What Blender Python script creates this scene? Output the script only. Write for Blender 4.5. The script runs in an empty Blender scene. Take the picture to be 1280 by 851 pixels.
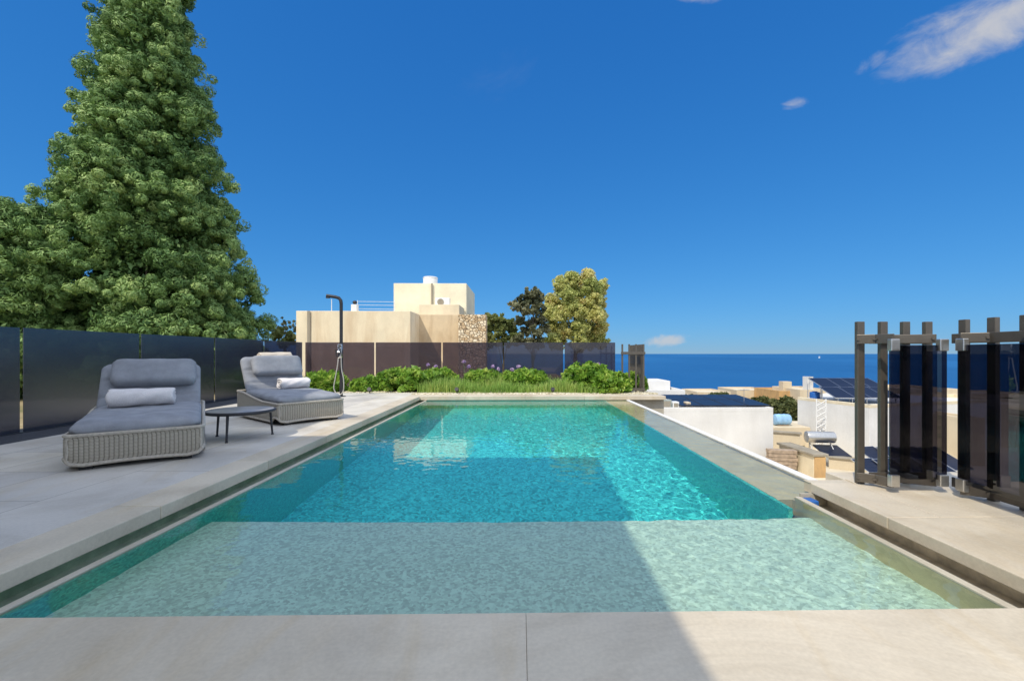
import bpy, bmesh, math, random
import numpy as np
from mathutils import Vector, Matrix
random.seed(7); rng = np.random.default_rng(7)
SC = bpy.context.scene; COL = SC.collection
R = math.radians
F = 560.0; HZ = 442.0; CX = 660.4; YAW = R(-.96)          # lens in photo pixels, horizon row, camera yaw
SUN_AZ = R(35); SUN_EL = R(50)

# ------------------------------------------------------------------ helpers
def at(u, v=None, d=None, z=None):
    """point of the place seen at a photo pixel: at camera depth d, or on the level z"""
    if d is None: d = F*(1.0-z)/(v-HZ)
    a = (u-CX)/F*d
    zz = z if v is None else 1.0-(v-HZ)/F*d
    return Vector((a*math.cos(YAW)-d*math.sin(YAW), a*math.sin(YAW)+d*math.cos(YAW), zz))

def tag(o, label=None, cat=None, group=None, kind=None):
    if label: o['label'] = label
    if cat: o['category'] = cat
    if group: o['group'] = group
    if kind: o['kind'] = kind
    return o
def empty(name, loc, rz=0, label=None, cat=None, group=None):
    o = bpy.data.objects.new(name, None); COL.objects.link(o)
    o.location = loc; o.rotation_euler = (0, 0, rz); o.empty_display_size = .1
    return tag(o, label, cat, group)
def copy_tree(o, parent=None):
    c = o.copy(); COL.objects.link(c)
    if parent: c.parent = parent
    for ch in list(o.children): copy_tree(ch, c)
    return c

class MB:
    def __init__(s): s.bm = bmesh.new()
    def box(s, a, b, bev=0, M=None, seg=2):
        t = bmesh.new(); r = bmesh.ops.create_cube(t, size=1)
        for v in t.verts: v.co = Vector([(a[i]+b[i])/2+v.co[i]*(b[i]-a[i]) for i in range(3)])
        if bev: bmesh.ops.bevel(t, geom=t.edges[:], offset=bev, segments=seg, profile=.5, affect='EDGES')
        return s._add(t, M)
    def _add(s, t, M=None):
        if M is not None: bmesh.ops.transform(t, matrix=M, verts=t.verts)
        me = bpy.data.meshes.new('t'); t.to_mesh(me); t.free(); s.bm.from_mesh(me); bpy.data.meshes.remove(me); return s
    def cyl(s, p, q, r, r2=None, n=16, bev=0):
        p, q = Vector(p), Vector(q); d = q-p; t = bmesh.new()
        bmesh.ops.create_cone(t, cap_ends=True, segments=n, radius1=r, radius2=r if r2 is None else r2, depth=d.length)
        if bev: bmesh.ops.bevel(t, geom=[e for e in t.edges if abs(e.verts[0].co.z-e.verts[1].co.z) < 1e-6], offset=bev, segments=2, profile=.5, affect='EDGES')
        return s._add(t, Matrix.Translation((p+q)/2) @ d.to_track_quat('Z', 'Y').to_matrix().to_4x4())
    def sph(s, c, r, sc=(1, 1, 1), n=16):
        t = bmesh.new(); bmesh.ops.create_uvsphere(t, u_segments=n, v_segments=n//2, radius=r)
        return s._add(t, Matrix.Translation(c) @ Matrix.Diagonal((*sc, 1)))
    def tube(s, pts, r, n=10, closed=False):
        pts = [Vector(p) for p in pts]; t = bmesh.new(); rings = []; N = len(pts); up = None
        for i, p in enumerate(pts):
            a = pts[(i-1) % N] if (i or closed) else pts[0]; b = pts[(i+1) % N] if (i < N-1 or closed) else pts[-1]
            d = (b-a).normalized()
            if up is None: up = d.orthogonal().normalized()
            up = (up-d*up.dot(d)).normalized(); w = d.cross(up)
            rr = r[i] if hasattr(r, '__len__') else r
            rings.append([t.verts.new(p+(up*math.cos(2*math.pi*k/n)+w*math.sin(2*math.pi*k/n))*rr) for k in range(n)])
        for i in range(N if closed else N-1):
            A, B = rings[i], rings[(i+1) % N]
            for k in range(n): t.faces.new((A[k], A[(k+1) % n], B[(k+1) % n], B[k]))
        if not closed: t.faces.new(list(reversed(rings[0]))); t.faces.new(rings[-1])
        bmesh.ops.recalc_face_normals(t, faces=t.faces)
        return s._add(t)
    def prism(s, poly, z0, z1, bev=0, M=None):
        t = bmesh.new(); b = [t.verts.new((x, y, z0)) for x, y in poly]; c = [t.verts.new((x, y, z1)) for x, y in poly]
        t.faces.new(list(reversed(b))); t.faces.new(c); n = len(poly)
        for i in range(n): t.faces.new((b[i], b[(i+1) % n], c[(i+1) % n], c[i]))
        bmesh.ops.recalc_face_normals(t, faces=t.faces)
        if bev: bmesh.ops.bevel(t, geom=t.edges[:], offset=bev, segments=2, profile=.5, affect='EDGES')
        return s._add(t, M)
    def build(s, name, mat, parent=None, smooth=False, loc=None):
        me = bpy.data.meshes.new(name)
        if smooth:
            for f in s.bm.faces: f.smooth = True
        s.bm.to_mesh(me); s.bm.free()
        if smooth: me.set_sharp_from_angle(angle=R(40))
        me.materials.append(mat); o = bpy.data.objects.new(name, me); COL.objects.link(o)
        if parent: o.parent = parent
        if loc: o.location = loc
        return o
def np_mesh(name, V, FA, mat, parent=None, tint=None, smooth=False):
    """V (n,3), FA (m,k) arrays"""
    me = bpy.data.meshes.new(name); k = FA.shape[1]
    me.vertices.add(len(V)); me.vertices.foreach_set('co', V.astype(np.float32).ravel())
    me.loops.add(FA.size); me.loops.foreach_set('vertex_index', FA.astype(np.int32).ravel())
    me.polygons.add(len(FA)); me.polygons.foreach_set('loop_start', np.arange(0, FA.size, k, dtype=np.int32))
    me.polygons.foreach_set('loop_total', np.full(len(FA), k, dtype=np.int32))
    if smooth: me.polygons.foreach_set('use_smooth', np.ones(len(FA), dtype=bool))
    me.update(calc_edges=True)
    if tint is not None:
        at_ = me.attributes.new('tint', 'FLOAT', 'POINT'); at_.data.foreach_set('value', tint.astype(np.float32))
    me.materials.append(mat); o = bpy.data.objects.new(name, me); COL.objects.link(o)
    if parent: o.parent = parent
    return o

# ------------------------------------------------------------------ materials
class NT:
    def __init__(s, name):
        s.m = bpy.data.materials.new(name); s.m.use_nodes = True; s.t = s.m.node_tree; s.t.nodes.clear()
        s.out = s.n('ShaderNodeOutputMaterial')
    def n(s, ty, **kw):
        o = s.t.nodes.new(ty)
        for k, v in kw.items():
            if k.startswith('i_'):
                o.inputs[k[2:].replace('_', ' ')].default_value = v
            else: setattr(o, k, v)
        return o
    def l(s, a, b): s.t.links.new(a, b)
    def math(s, op, a, b=None, c=None, clamp=False):
        o = s.n('ShaderNodeMath', operation=op, use_clamp=clamp)
        for i, x in enumerate((a, b, c)):
            if x is None: continue
            if isinstance(x, (int, float)): o.inputs[i].default_value = x
            else: s.l(x, o.inputs[i])
        return o.outputs[0]
    def coord(s, kind='Object', scale=(1, 1, 1)):
        tc = s.n('ShaderNodeTexCoord'); mp = s.n('ShaderNodeMapping'); mp.inputs['Scale'].default_value = scale
        s.l(tc.outputs[kind], mp.inputs[0]); return mp.outputs[0]
    def noise(s, vec, scale, detail=4, rough=.55, dist=0):
        o = s.n('ShaderNodeTexNoise'); o.inputs['Scale'].default_value = scale; o.inputs['Detail'].default_value = detail
        o.inputs['Roughness'].default_value = rough; o.inputs['Distortion'].default_value = dist; s.l(vec, o.inputs['Vector']); return o.outputs[0]
    def ramp(s, fac, stops):
        o = s.n('ShaderNodeValToRGB'); e = o.color_ramp.elements
        while len(e) < len(stops): e.new(.5)
        for x, (p, c) in zip(e, stops): x.position = p; x.color = (*c, 1)
        s.l(fac, o.inputs[0]); return o.outputs[0]
    def mix(s, fac, a, b, mode='MIX'):
        o = s.n('ShaderNodeMix', data_type='RGBA', blend_type=mode)
        for i, x in ((0, fac), (6, a), (7, b)):
            if isinstance(x, (int, float)): o.inputs[i].default_value = x
            elif isinstance(x, tuple): o.inputs[i].default_value = (*x, 1)
            else: s.l(x, o.inputs[i])
        return o.outputs[2]
    def bsdf(s, color, rough=.6, spec=.5, metal=0, bump=None, bs=.3, bd=.01, **kw):
        b = s.n('ShaderNodeBsdfPrincipled')
        for k, x in (('Base Color', color), ('Roughness', rough), ('Metallic', metal), ('Specular IOR Level', spec)):
            if isinstance(x, tuple): b.inputs[k].default_value = (*x, 1)
            elif isinstance(x, (int, float)): b.inputs[k].default_value = x
            else: s.l(x, b.inputs[k])
        if bump is not None:
            bp = s.n('ShaderNodeBump'); bp.inputs['Strength'].default_value = bs; bp.inputs['Distance'].default_value = bd
            s.l(bump, bp.inputs['Height']); s.l(bp.outputs[0], b.inputs['Normal'])
        s.l(b.outputs[0], s.out.inputs[0]); return s.m

def plain(name, c, rough=.5, metal=0, spec=.5, var=.12, scale=8, bs=.15):
    t = NT(name); v = t.coord(); n = t.noise(v, scale, 5)
    a = tuple(x*(1-var) for x in c); b = tuple(min(1, x*(1+var)) for x in c)
    return t.bsdf(t.ramp(n, [(.3, a), (.7, b)]), rough, spec, metal, t.noise(v, scale*12, 3), bs, .004)

def stone_mat(name, base, warm, tiles=None, vein=1.0, rough=.55, bs=.15):
    """honed limestone: clouding, stretched warm veins, fine grain; tiles=(row height in X, length in Y) draws thin joints"""
    t = NT(name); v = t.coord(); v2 = t.coord(scale=(1.6, .35, 1))
    n1 = t.noise(v, 1.3, 6, .6, .6); n2 = t.noise(v2, 2.2, 6, .65, 1.2); n3 = t.noise(v, 60, 3)
    c = t.ramp(n1, [(.3, tuple(x*.88 for x in base)), (.72, tuple(min(1, x*1.08) for x in base))])
    f = t.ramp(n2, [(.52, (0, 0, 0)), (.72, (.75*vein,)*3)])
    c = t.mix(f, c, warm); c = t.mix(.10, c, t.ramp(n3, [(.35, (.2, .2, .2)), (.65, (1, 1, 1))]), 'MULTIPLY')
    gi = t.n('ShaderNodeNewGeometry'); c = t.mix(1.0, c, t.ramp(gi.outputs['Random Per Island'], [(0, (.93, .925, .91)), (1, (1.06, 1.05, 1.04))]), 'MULTIPLY')   # slab to slab
    n4 = t.noise(v, .55, 7, .7, 1.5); c = t.mix(1.0, c, t.ramp(n4, [(.36, (.84, .82, .79)), (.52, (1, 1, 1))]), 'MULTIPLY')   # old water marks
    h = n3
    if tiles:
        sw = t.n('ShaderNodeSeparateXYZ'); t.l(t.coord(), sw.inputs[0]); cb = t.n('ShaderNodeCombineXYZ')
        t.l(t.math('ADD', sw.outputs[1], 50.03), cb.inputs[0]); t.l(t.math('ADD', sw.outputs[0], 2.65+tiles[0]*60), cb.inputs[1])
        br = t.n('ShaderNodeTexBrick'); t.l(cb.outputs[0], br.inputs['Vector'])
        br.offset = .5; br.inputs['Scale'].default_value = 1; br.inputs['Mortar Size'].default_value = .0035; br.inputs['Mortar Smooth'].default_value = .3
        br.inputs['Brick Width'].default_value = tiles[1]; br.inputs['Row Height'].default_value = tiles[0]; br.inputs['Bias'].default_value = 0
        br.inputs['Color1'].default_value = (.86, .86, .89, 1); br.inputs['Color2'].default_value = (1.06, 1.04, 1.0, 1); br.inputs['Mortar'].default_value = (.38, .36, .34, 1)
        c = t.mix(1.0, c, br.outputs[0], 'MULTIPLY')
        h = t.math('SUBTRACT', t.math('MULTIPLY', n3, .15), br.outputs['Fac'])
    return t.bsdf(c, t.ramp(n1, [(.3, (rough-.12,)*3), (.7, (rough+.12,)*3)]), .35, 0, h, bs, .003)

def glass_mat(name, c, rough=0.0, ior=1.5, film=None):
    t = NT(name); tr = t.n('ShaderNodeBsdfTransparent'); g = t.n('ShaderNodeBsdfGlossy'); mx = t.n('ShaderNodeMixShader'); fr = t.n('ShaderNodeFresnel')
    v = t.coord(); n = t.noise(v, 2.5, 4)
    t.l(t.ramp(n, [(.3, tuple(x*.92 for x in c)), (.7, tuple(min(1, x*1.08) for x in c))]), tr.inputs[0])
    g.inputs['Roughness'].default_value = rough; fr.inputs[0].default_value = ior
    ge = t.n('ShaderNodeNewGeometry')       # thin pane: reflects on its outer face only
    t.l(t.math('MULTIPLY', fr.outputs[0], t.math('SUBTRACT', 1.0, ge.outputs['Backfacing'])), mx.inputs[0])
    base = tr.outputs[0]
    if film:                                  # printed mesh film scatters a little light
        df = t.n('ShaderNodeBsdfDiffuse'); df.inputs[0].default_value = (*film[1], 1); m2 = t.n('ShaderNodeMixShader'); m2.inputs[0].default_value = film[0]
        t.l(base, m2.inputs[1]); t.l(df.outputs[0], m2.inputs[2]); base = m2.outputs[0]
    t.l(base, mx.inputs[1]); t.l(g.outputs[0], mx.inputs[2]); t.l(mx.outputs[0], t.out.inputs[0])
    return t.m

def leaf_mat(name, stops, transl=.25, rough=.55):
    t = NT(name); a = t.n('ShaderNodeAttribute', attribute_name='tint'); ri = t.n('ShaderNodeNewGeometry')
    f = t.math('ADD', t.math('MULTIPLY', a.outputs['Fac'], .72), t.math('MULTIPLY', ri.outputs['Random Per Island'], .28))
    c = t.ramp(f, stops)
    b = t.n('ShaderNodeBsdfPrincipled'); t.l(c, b.inputs['Base Color']); b.inputs['Roughness'].default_value = rough; b.inputs['Specular IOR Level'].default_value = .25
    tr = t.n('ShaderNodeBsdfTranslucent'); t.l(c, tr.inputs[0]); mx = t.n('ShaderNodeMixShader'); mx.inputs[0].default_value = transl
    t.l(b.outputs[0], mx.inputs[1]); t.l(tr.outputs[0], mx.inputs[2]); t.l(mx.outputs[0], t.out.inputs[0]); return t.m

def mosaic_mat(name, c, var=.35, cell=38):
    """pool lining: tiny glass mosaic, every piece its own tone"""
    t = NT(name); v = t.coord()
    vo = t.n('ShaderNodeTexVoronoi', feature='F1'); vo.inputs['Scale'].default_value = cell; t.l(v, vo.inputs['Vector'])
    sp = t.n('ShaderNodeSeparateColor'); t.l(vo.outputs['Color'], sp.inputs[0])
    n = t.noise(v, 1.2, 4)
    f = t.math('ADD', t.math('MULTIPLY', sp.outputs[0], .8), t.math('MULTIPLY', n, .2))
    col = t.ramp(f, [(.1, tuple(x*(1-var) for x in c)), (.5, c), (.92, tuple(min(1, x*(1+var*.8)+.02) for x in c))])
    return t.bsdf(col, .35, .4)

def wicker_mat(name, c):
    t = NT(name); s = t.n('ShaderNodeSeparateXYZ'); t.l(t.coord(), s.inputs[0])
    u = t.math('MULTIPLY', t.math('ADD', s.outputs[0], s.outputs[1]), 1/.032); w = t.math('MULTIPLY', s.outputs[2], 1/.0125)
    col = t.math('FLOOR', u); row = t.math('FLOOR', w)
    fu = t.math('FRACT', u); fw = t.math('FRACT', t.math('ADD', w, t.math('MULTIPLY', t.math('MODULO', t.math('ABSOLUTE', col), 2.0), .5)))
    hu = t.math('SINE', t.math('MULTIPLY', fu, math.pi)); hw = t.math('SINE', t.math('MULTIPLY', fw, math.pi))
    h = t.math('MULTIPLY', t.math('POWER', hu, .5), t.math('POWER', hw, .6))
    n = t.noise(t.coord(scale=(1, 1, 4)), 40, 3)
    cc = t.ramp(h, [(.12, tuple(x*.25 for x in c)), (.5, c), (1, tuple(min(1, x*1.12) for x in c))])
    cc = t.mix(.5, cc, t.ramp(n, [(.3, (.6, .58, .55)), (.7, (1, 1, 1))]), 'MULTIPLY')
    return t.bsdf(cc, .6, .3, 0, h, .9, .008)

def fabric_mat(name, c, fine=900, var=.18):
    t = NT(name); v = t.coord(); n = t.noise(v, 7, 4); w = t.n('ShaderNodeTexChecker'); w.inputs['Scale'].default_value = fine/3; t.l(v, w.inputs[0])
    g = t.noise(v, fine/4, 2)
    col = t.ramp(n, [(.3, tuple(x*(1-var) for x in c)), (.7, tuple(x*(1+var*.6) for x in c))])
    col = t.mix(.35, col, t.ramp(g, [(.3, (.5, .5, .5)), (.7, (1.0, 1.0, 1.0))]), 'MULTIPLY')
    b = t.bsdf(col, .95, .1, 0, t.math('ADD', g, t.math('MULTIPLY', n, 4)), .35, .004)
    return b

def plaster_mat(name, c, stain=(.3, .22, .12), amt=.5, scale=.8, courses=0, streak=.4, zs=.25):
    """old limestone or render: streaks running down, blotches and (courses) block joints"""
    t = NT(name); v = t.coord(); st = t.coord(scale=(1.5, 1.5, zs*1.5))
    n1 = t.noise(st, scale*1.3, 7, .62, .5); n2 = t.noise(v, scale*1.1, 5, .6); n3 = t.noise(v, 25, 3)
    col = t.ramp(n2, [(.3, tuple(x*.86 for x in c)), (.7, tuple(min(1, x*1.08) for x in c))])
    col = t.mix(t.ramp(n1, [(.46, (0, 0, 0)), (.72, (amt,)*3)]), col, stain)
    col = t.mix(.18, col, t.ramp(n3, [(.3, (.4, .38, .35)), (.7, (1, 1, 1))]), 'MULTIPLY')
    h = n3
    if courses:
        s = t.n('ShaderNodeSeparateXYZ'); t.l(v, s.inputs[0]); cb = t.n('ShaderNodeCombineXYZ')
        t.l(t.math('ADD', s.outputs[0], s.outputs[1]), cb.inputs[0]); t.l(s.outputs[2], cb.inputs[1])
        br = t.n('ShaderNodeTexBrick'); t.l(cb.outputs[0], br.inputs['Vector']); br.inputs['Scale'].default_value = 1
        br.inputs['Brick Width'].default_value = courses*2.2; br.inputs['Row Height'].default_value = courses; br.inputs['Mortar Size'].default_value = .012
        br.inputs['Color1'].default_value = (.88, .87, .85, 1); br.inputs['Color2'].default_value = (1.04, 1.02, 1, 1); br.inputs['Mortar'].default_value = (.66, .6, .52, 1)
        col = t.mix(1.0, col, br.outputs[0], 'MULTIPLY')
        h = t.math('SUBTRACT', n3, t.math('MULTIPLY', br.outputs['Fac'], .8))
    return t.bsdf(col, .85, .2, 0, h, .35, .02)

M = {}
M['deck'] = stone_mat('deck_limestone', (.66, .63, .57), (.60, .52, .38), (.62, 1.54), .6)
M['coping'] = stone_mat('coping_limestone', (.64, .565, .445), (.57, .46, .30), None, .8)
M['coping_edge'] = stone_mat('coping_edge_limestone', (.50, .48, .43), (.46, .40, .30), None, .7)
M['border'] = stone_mat('border_limestone', (.64, .60, .53), (.57, .50, .38), None, .6)
M['slate'] = plain('dark_strip', (.05, .052, .058), .7, var=.3, scale=20, bs=.5)
M['mosaic'] = mosaic_mat('pool_mosaic', (.085, .73, .77), .42, 48)
M['shelf'] = mosaic_mat('shelf_mosaic', (.66, .83, .72), .24, 62)
M['wallmosaic'] = mosaic_mat('wall_mosaic', (.09, .60, .50), .3, 60)
M['sill'] = stone_mat('sill_stone', (.86, .70, .45), (.74, .56, .31), None, .8, .3)
M['trim'] = stone_mat('trim_stone', (.55, .50, .40), (.46, .40, .3), None, .4, .4)
M['gutter'] = plain('gutter_stone', (.58, .52, .40), .4, var=.3, scale=12)
M['mass'] = plaster_mat('terrace_render', (.50, .46, .38), (.36, .3, .2), .5)
M['gravel'] = None
M['fence_glass'] = glass_mat('fence_glass', (.40, .355, .40), .04, 1.5, (.24, (.115, .108, .135)))
M['screen_glass'] = glass_mat('screen_glass', (.22, .215, .26), 0, 1.9)
M['dark_glass'] = glass_mat('dark_fence_glass', (.26, .28, .38), .25, 2.1, (.25, (.045, .055, .095)))
M['gutter_water'] = glass_mat('gutter_water', (.86, .975, .93), 0.02, 1.33)
M['bronze'] = plain('bronze_metal', (.135, .118, .098), .4, .45, var=.12, scale=14)
M['steel'] = plain('brushed_steel', (.62, .60, .56), .28, .9, var=.1, scale=20)
M['dark_metal'] = plain('charcoal_metal', (.045, .045, .05), .45, .5, var=.15)
M['chrome'] = plain('chrome', (.75, .75, .76), .12, 1, var=.05)
M['wicker'] = wicker_mat('grey_wicker', (.54, .49, .40))
M['wicker_trim'] = plain('wicker_trim', (.47, .425, .355), .65, var=.2, scale=60, bs=.5)
M['rubber'] = plain('black_rubber', (.02, .02, .02), .8)
M['fabric'] = fabric_mat('cushion_fabric', (.325, .34, .375))
M['towel'] = fabric_mat('towel_cotton', (.80, .76, .75), 500, .1)
M['cream'] = fabric_mat('cream_cotton', (.66, .58, .48), 500, .1)
M['tabletop'] = plain('grey_tabletop', (.30, .29, .28), .35, var=.15)
M['hose'] = plain('grey_hose', (.5, .48, .44), .35, .3)
M['ochre'] = plaster_mat('ochre_limestone', (.88, .77, .56), (.58, .41, .24), .7, .6, 0)
M['ochre2'] = plaster_mat('weathered_limestone', (.76, .61, .41), (.44, .29, .16), .7, .9)
M['cream_wall'] = plaster_mat('cream_render', (.90, .83, .63), (.72, .63, .46), .35, .6)
M['pale_wall'] = plaster_mat('pale_render', (.78, .69, .51), (.54, .45, .31), .4, .8)
M['white'] = plaster_mat('white_render', (.76, .755, .74), (.60, .58, .54), .35, .5)
M['tan'] = plaster_mat('tan_limestone', (.70, .60, .44), (.54, .42, .28), .5, .3)
M['orange'] = plaster_mat('orange_limestone', (.60, .38, .17), (.36, .25, .15), .6, 1.2)
M['floor_tan'] = plaster_mat('roof_screed', (.76, .67, .51), (.58, .48, .34), .5, .5, 0, .4, 1)
M['tank'] = plain('white_plastic', (.78, .78, .76), .4, var=.05)
M['blue_tank'] = plain('blue_plastic', (.02, .12, .42), .4, var=.1)
M['pale_blue'] = plain('pale_blue_plastic', (.30, .52, .75), .4, var=.25, scale=3)
M['pv'] = None
M['alu'] = plain('aluminium', (.6, .6, .6), .35, .8, var=.05)
M['coping_grey'] = plaster_mat('grey_coping', (.36, .32, .25), (.2, .17, .13), .6)
M['plank'] = plain('weathered_planks', (.34, .26, .19), .8, var=.3, scale=6)
M['box_green'] = plain('grey_green_paint', (.32, .36, .33), .5)
M['bark'] = plain('bark', (.10, .075, .05), .9, var=.4, scale=9, bs=.8)
M['stem'] = plain('green_stem', (.12, .18, .06), .7)
M['sail'] = plain('sail_cloth', (.8, .8, .8), .6)
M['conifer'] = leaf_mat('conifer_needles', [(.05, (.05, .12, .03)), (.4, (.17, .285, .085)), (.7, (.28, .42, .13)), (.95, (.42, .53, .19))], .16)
M['hedge'] = leaf_mat('glossy_hedge_leaves', [(.05, (.06, .15, .02)), (.4, (.19, .36, .045)), (.7, (.31, .47, .065)), (.97, (.52, .60, .14))], .36, .4)
M['blade'] = leaf_mat('strap_leaves', [(.05, (.16, .30, .06)), (.5, (.32, .50, .11)), (.95, (.58, .62, .20))], .42, .5)
M['petal'] = leaf_mat('lilac_petals', [(.05, (.42, .28, .52)), (.95, (.68, .52, .74))], .3, .6)
M['feathery'] = leaf_mat('feathery_leaves', [(.05, (.30, .37, .11)), (.45, (.58, .60, .21)), (.8, (.74, .68, .29)), (.97, (.60, .38, .16))], .42)
M['darkleaf'] = leaf_mat('dull_dark_leaves', [(.05, (.06, .075, .035)), (.5, (.16, .17, .09)), (.95, (.30, .29, .16))], .25)
M['olive'] = leaf_mat('olive_leaves', [(.05, (.12, .17, .05)), (.5, (.27, .31, .10)), (.95, (.44, .44, .17))], .35)
M['brushleaf'] = leaf_mat('coastal_scrub_leaves', [(.05, (.05, .07, .025)), (.5, (.11, .13, .045)), (.95, (.2, .2, .08))], .2)

def gravel_mat():
    t = NT('cream_gravel'); v = t.coord(); vo = t.n('ShaderNodeTexVoronoi'); vo.inputs['Scale'].default_value = 22; t.l(v, vo.inputs['Vector'])
    sp = t.n('ShaderNodeSeparateColor'); t.l(vo.outputs['Color'], sp.inputs[0])
    c = t.ramp(sp.outputs[0], [(.1, (.42, .36, .22)), (.5, (.62, .55, .38)), (.9, (.75, .69, .54))])
    return t.bsdf(c, .8, .3, 0, t.math('SUBTRACT', 1.0, vo.outputs['Distance']), 1.0, .03)
M['gravel'] = gravel_mat()
def pv_mat():
    t = NT('solar_cells'); v = t.coord(); br = t.n('ShaderNodeTexBrick'); br.offset = 0; t.l(v, br.inputs['Vector'])
    br.inputs['Scale'].default_value = 1; br.inputs['Brick Width'].default_value = .16; br.inputs['Row Height'].default_value = .16; br.inputs['Mortar Size'].default_value = .006
    br.inputs['Color1'].default_value = (.010, .015, .035, 1); br.inputs['Color2'].default_value = (.013, .019, .042, 1); br.inputs['Mortar'].default_value = (.03, .035, .055, 1)
    return t.bsdf(br.outputs[0], .35, .12)
M['pv'] = pv_mat()
def rubble_mat():
    t = NT('rubble_masonry'); v = t.coord(scale=(1, 1, 1.3)); vo = t.n('ShaderNodeTexVoronoi'); vo.inputs['Scale'].default_value = 6; vo.inputs['Randomness'].default_value = 1; t.l(v, vo.inputs['Vector'])
    ed = t.n('ShaderNodeTexVoronoi', feature='DISTANCE_TO_EDGE'); ed.inputs['Scale'].default_value = 6; t.l(v, ed.inputs['Vector'])
    sp = t.n('ShaderNodeSeparateColor'); t.l(vo.outputs['Color'], sp.inputs[0])
    c = t.ramp(sp.outputs[0], [(.1, (.58, .42, .25)), (.5, (.74, .59, .39)), (.9, (.84, .73, .54))])
    g = t.ramp(ed.outputs['Distance'], [(.0, (0, 0, 0)), (.09, (1, 1, 1))])
    c = t.mix(g, (.30, .19, .11), c)
    return t.bsdf(c, .9, .2, 0, g, .9, .08)
M['rubble'] = rubble_mat()
def sea_mat():
    t = NT('sea'); v = t.coord('Object', (1, .35, 1))
    n = t.noise(v, .05, 8, .65); n2 = t.noise(t.coord('Object', (.0012, .0004, 1)), 1, 5)
    c = t.ramp(n2, [(.3, (.007, .085, .235)), (.7, (.018, .130, .32))])
    c = t.mix(t.ramp(n, [(.40, (0, 0, 0)), (.75, (.3, .3, .3))]), c, (.02, .12, .34))
    return t.bsdf(c, .55, .12, 0, n, 1.0, 2.0)
M['sea'] = sea_mat()
def land_mat():
    t = NT('dry_land'); v = t.coord(); n = t.noise(v, .25, 7, .65); n2 = t.noise(v, 2.5, 5)
    c = t.ramp(n, [(.35, (.42, .33, .2)), (.5, (.34, .27, .15)), (.62, (.14, .15, .06)), (.8, (.09, .11, .04))])
    c = t.mix(.35, c, t.ramp(n2, [(.3, (.4, .4, .4)), (.7, (1, 1, 1))]), 'MULTIPLY')
    return t.bsdf(c, .95, .1, 0, n2, .6, .2)
M['land'] = land_mat()
def water_mat():
    t = NT('pool_water'); rf = t.n('ShaderNodeBsdfRefraction'); rf.inputs['IOR'].default_value = 1.33; rf.inputs['Roughness'].default_value = 0
    rf.inputs[0].default_value = (.92, .99, .955, 1)
    gl = t.n('ShaderNodeBsdfGlossy'); gl.inputs['Roughness'].default_value = 0.0; gl.inputs[0].default_value = (.85, .85, .85, 1)
    fr = t.n('ShaderNodeFresnel'); fr.inputs[0].default_value = 1.25; mx = t.n('ShaderNodeMixShader')
    t.l(fr.outputs[0], mx.inputs[0]); t.l(rf.outputs[0], mx.inputs[1]); t.l(gl.outputs[0], mx.inputs[2]); t.l(mx.outputs[0], t.out.inputs[0]); return t.m
M['water'] = water_mat()

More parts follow.
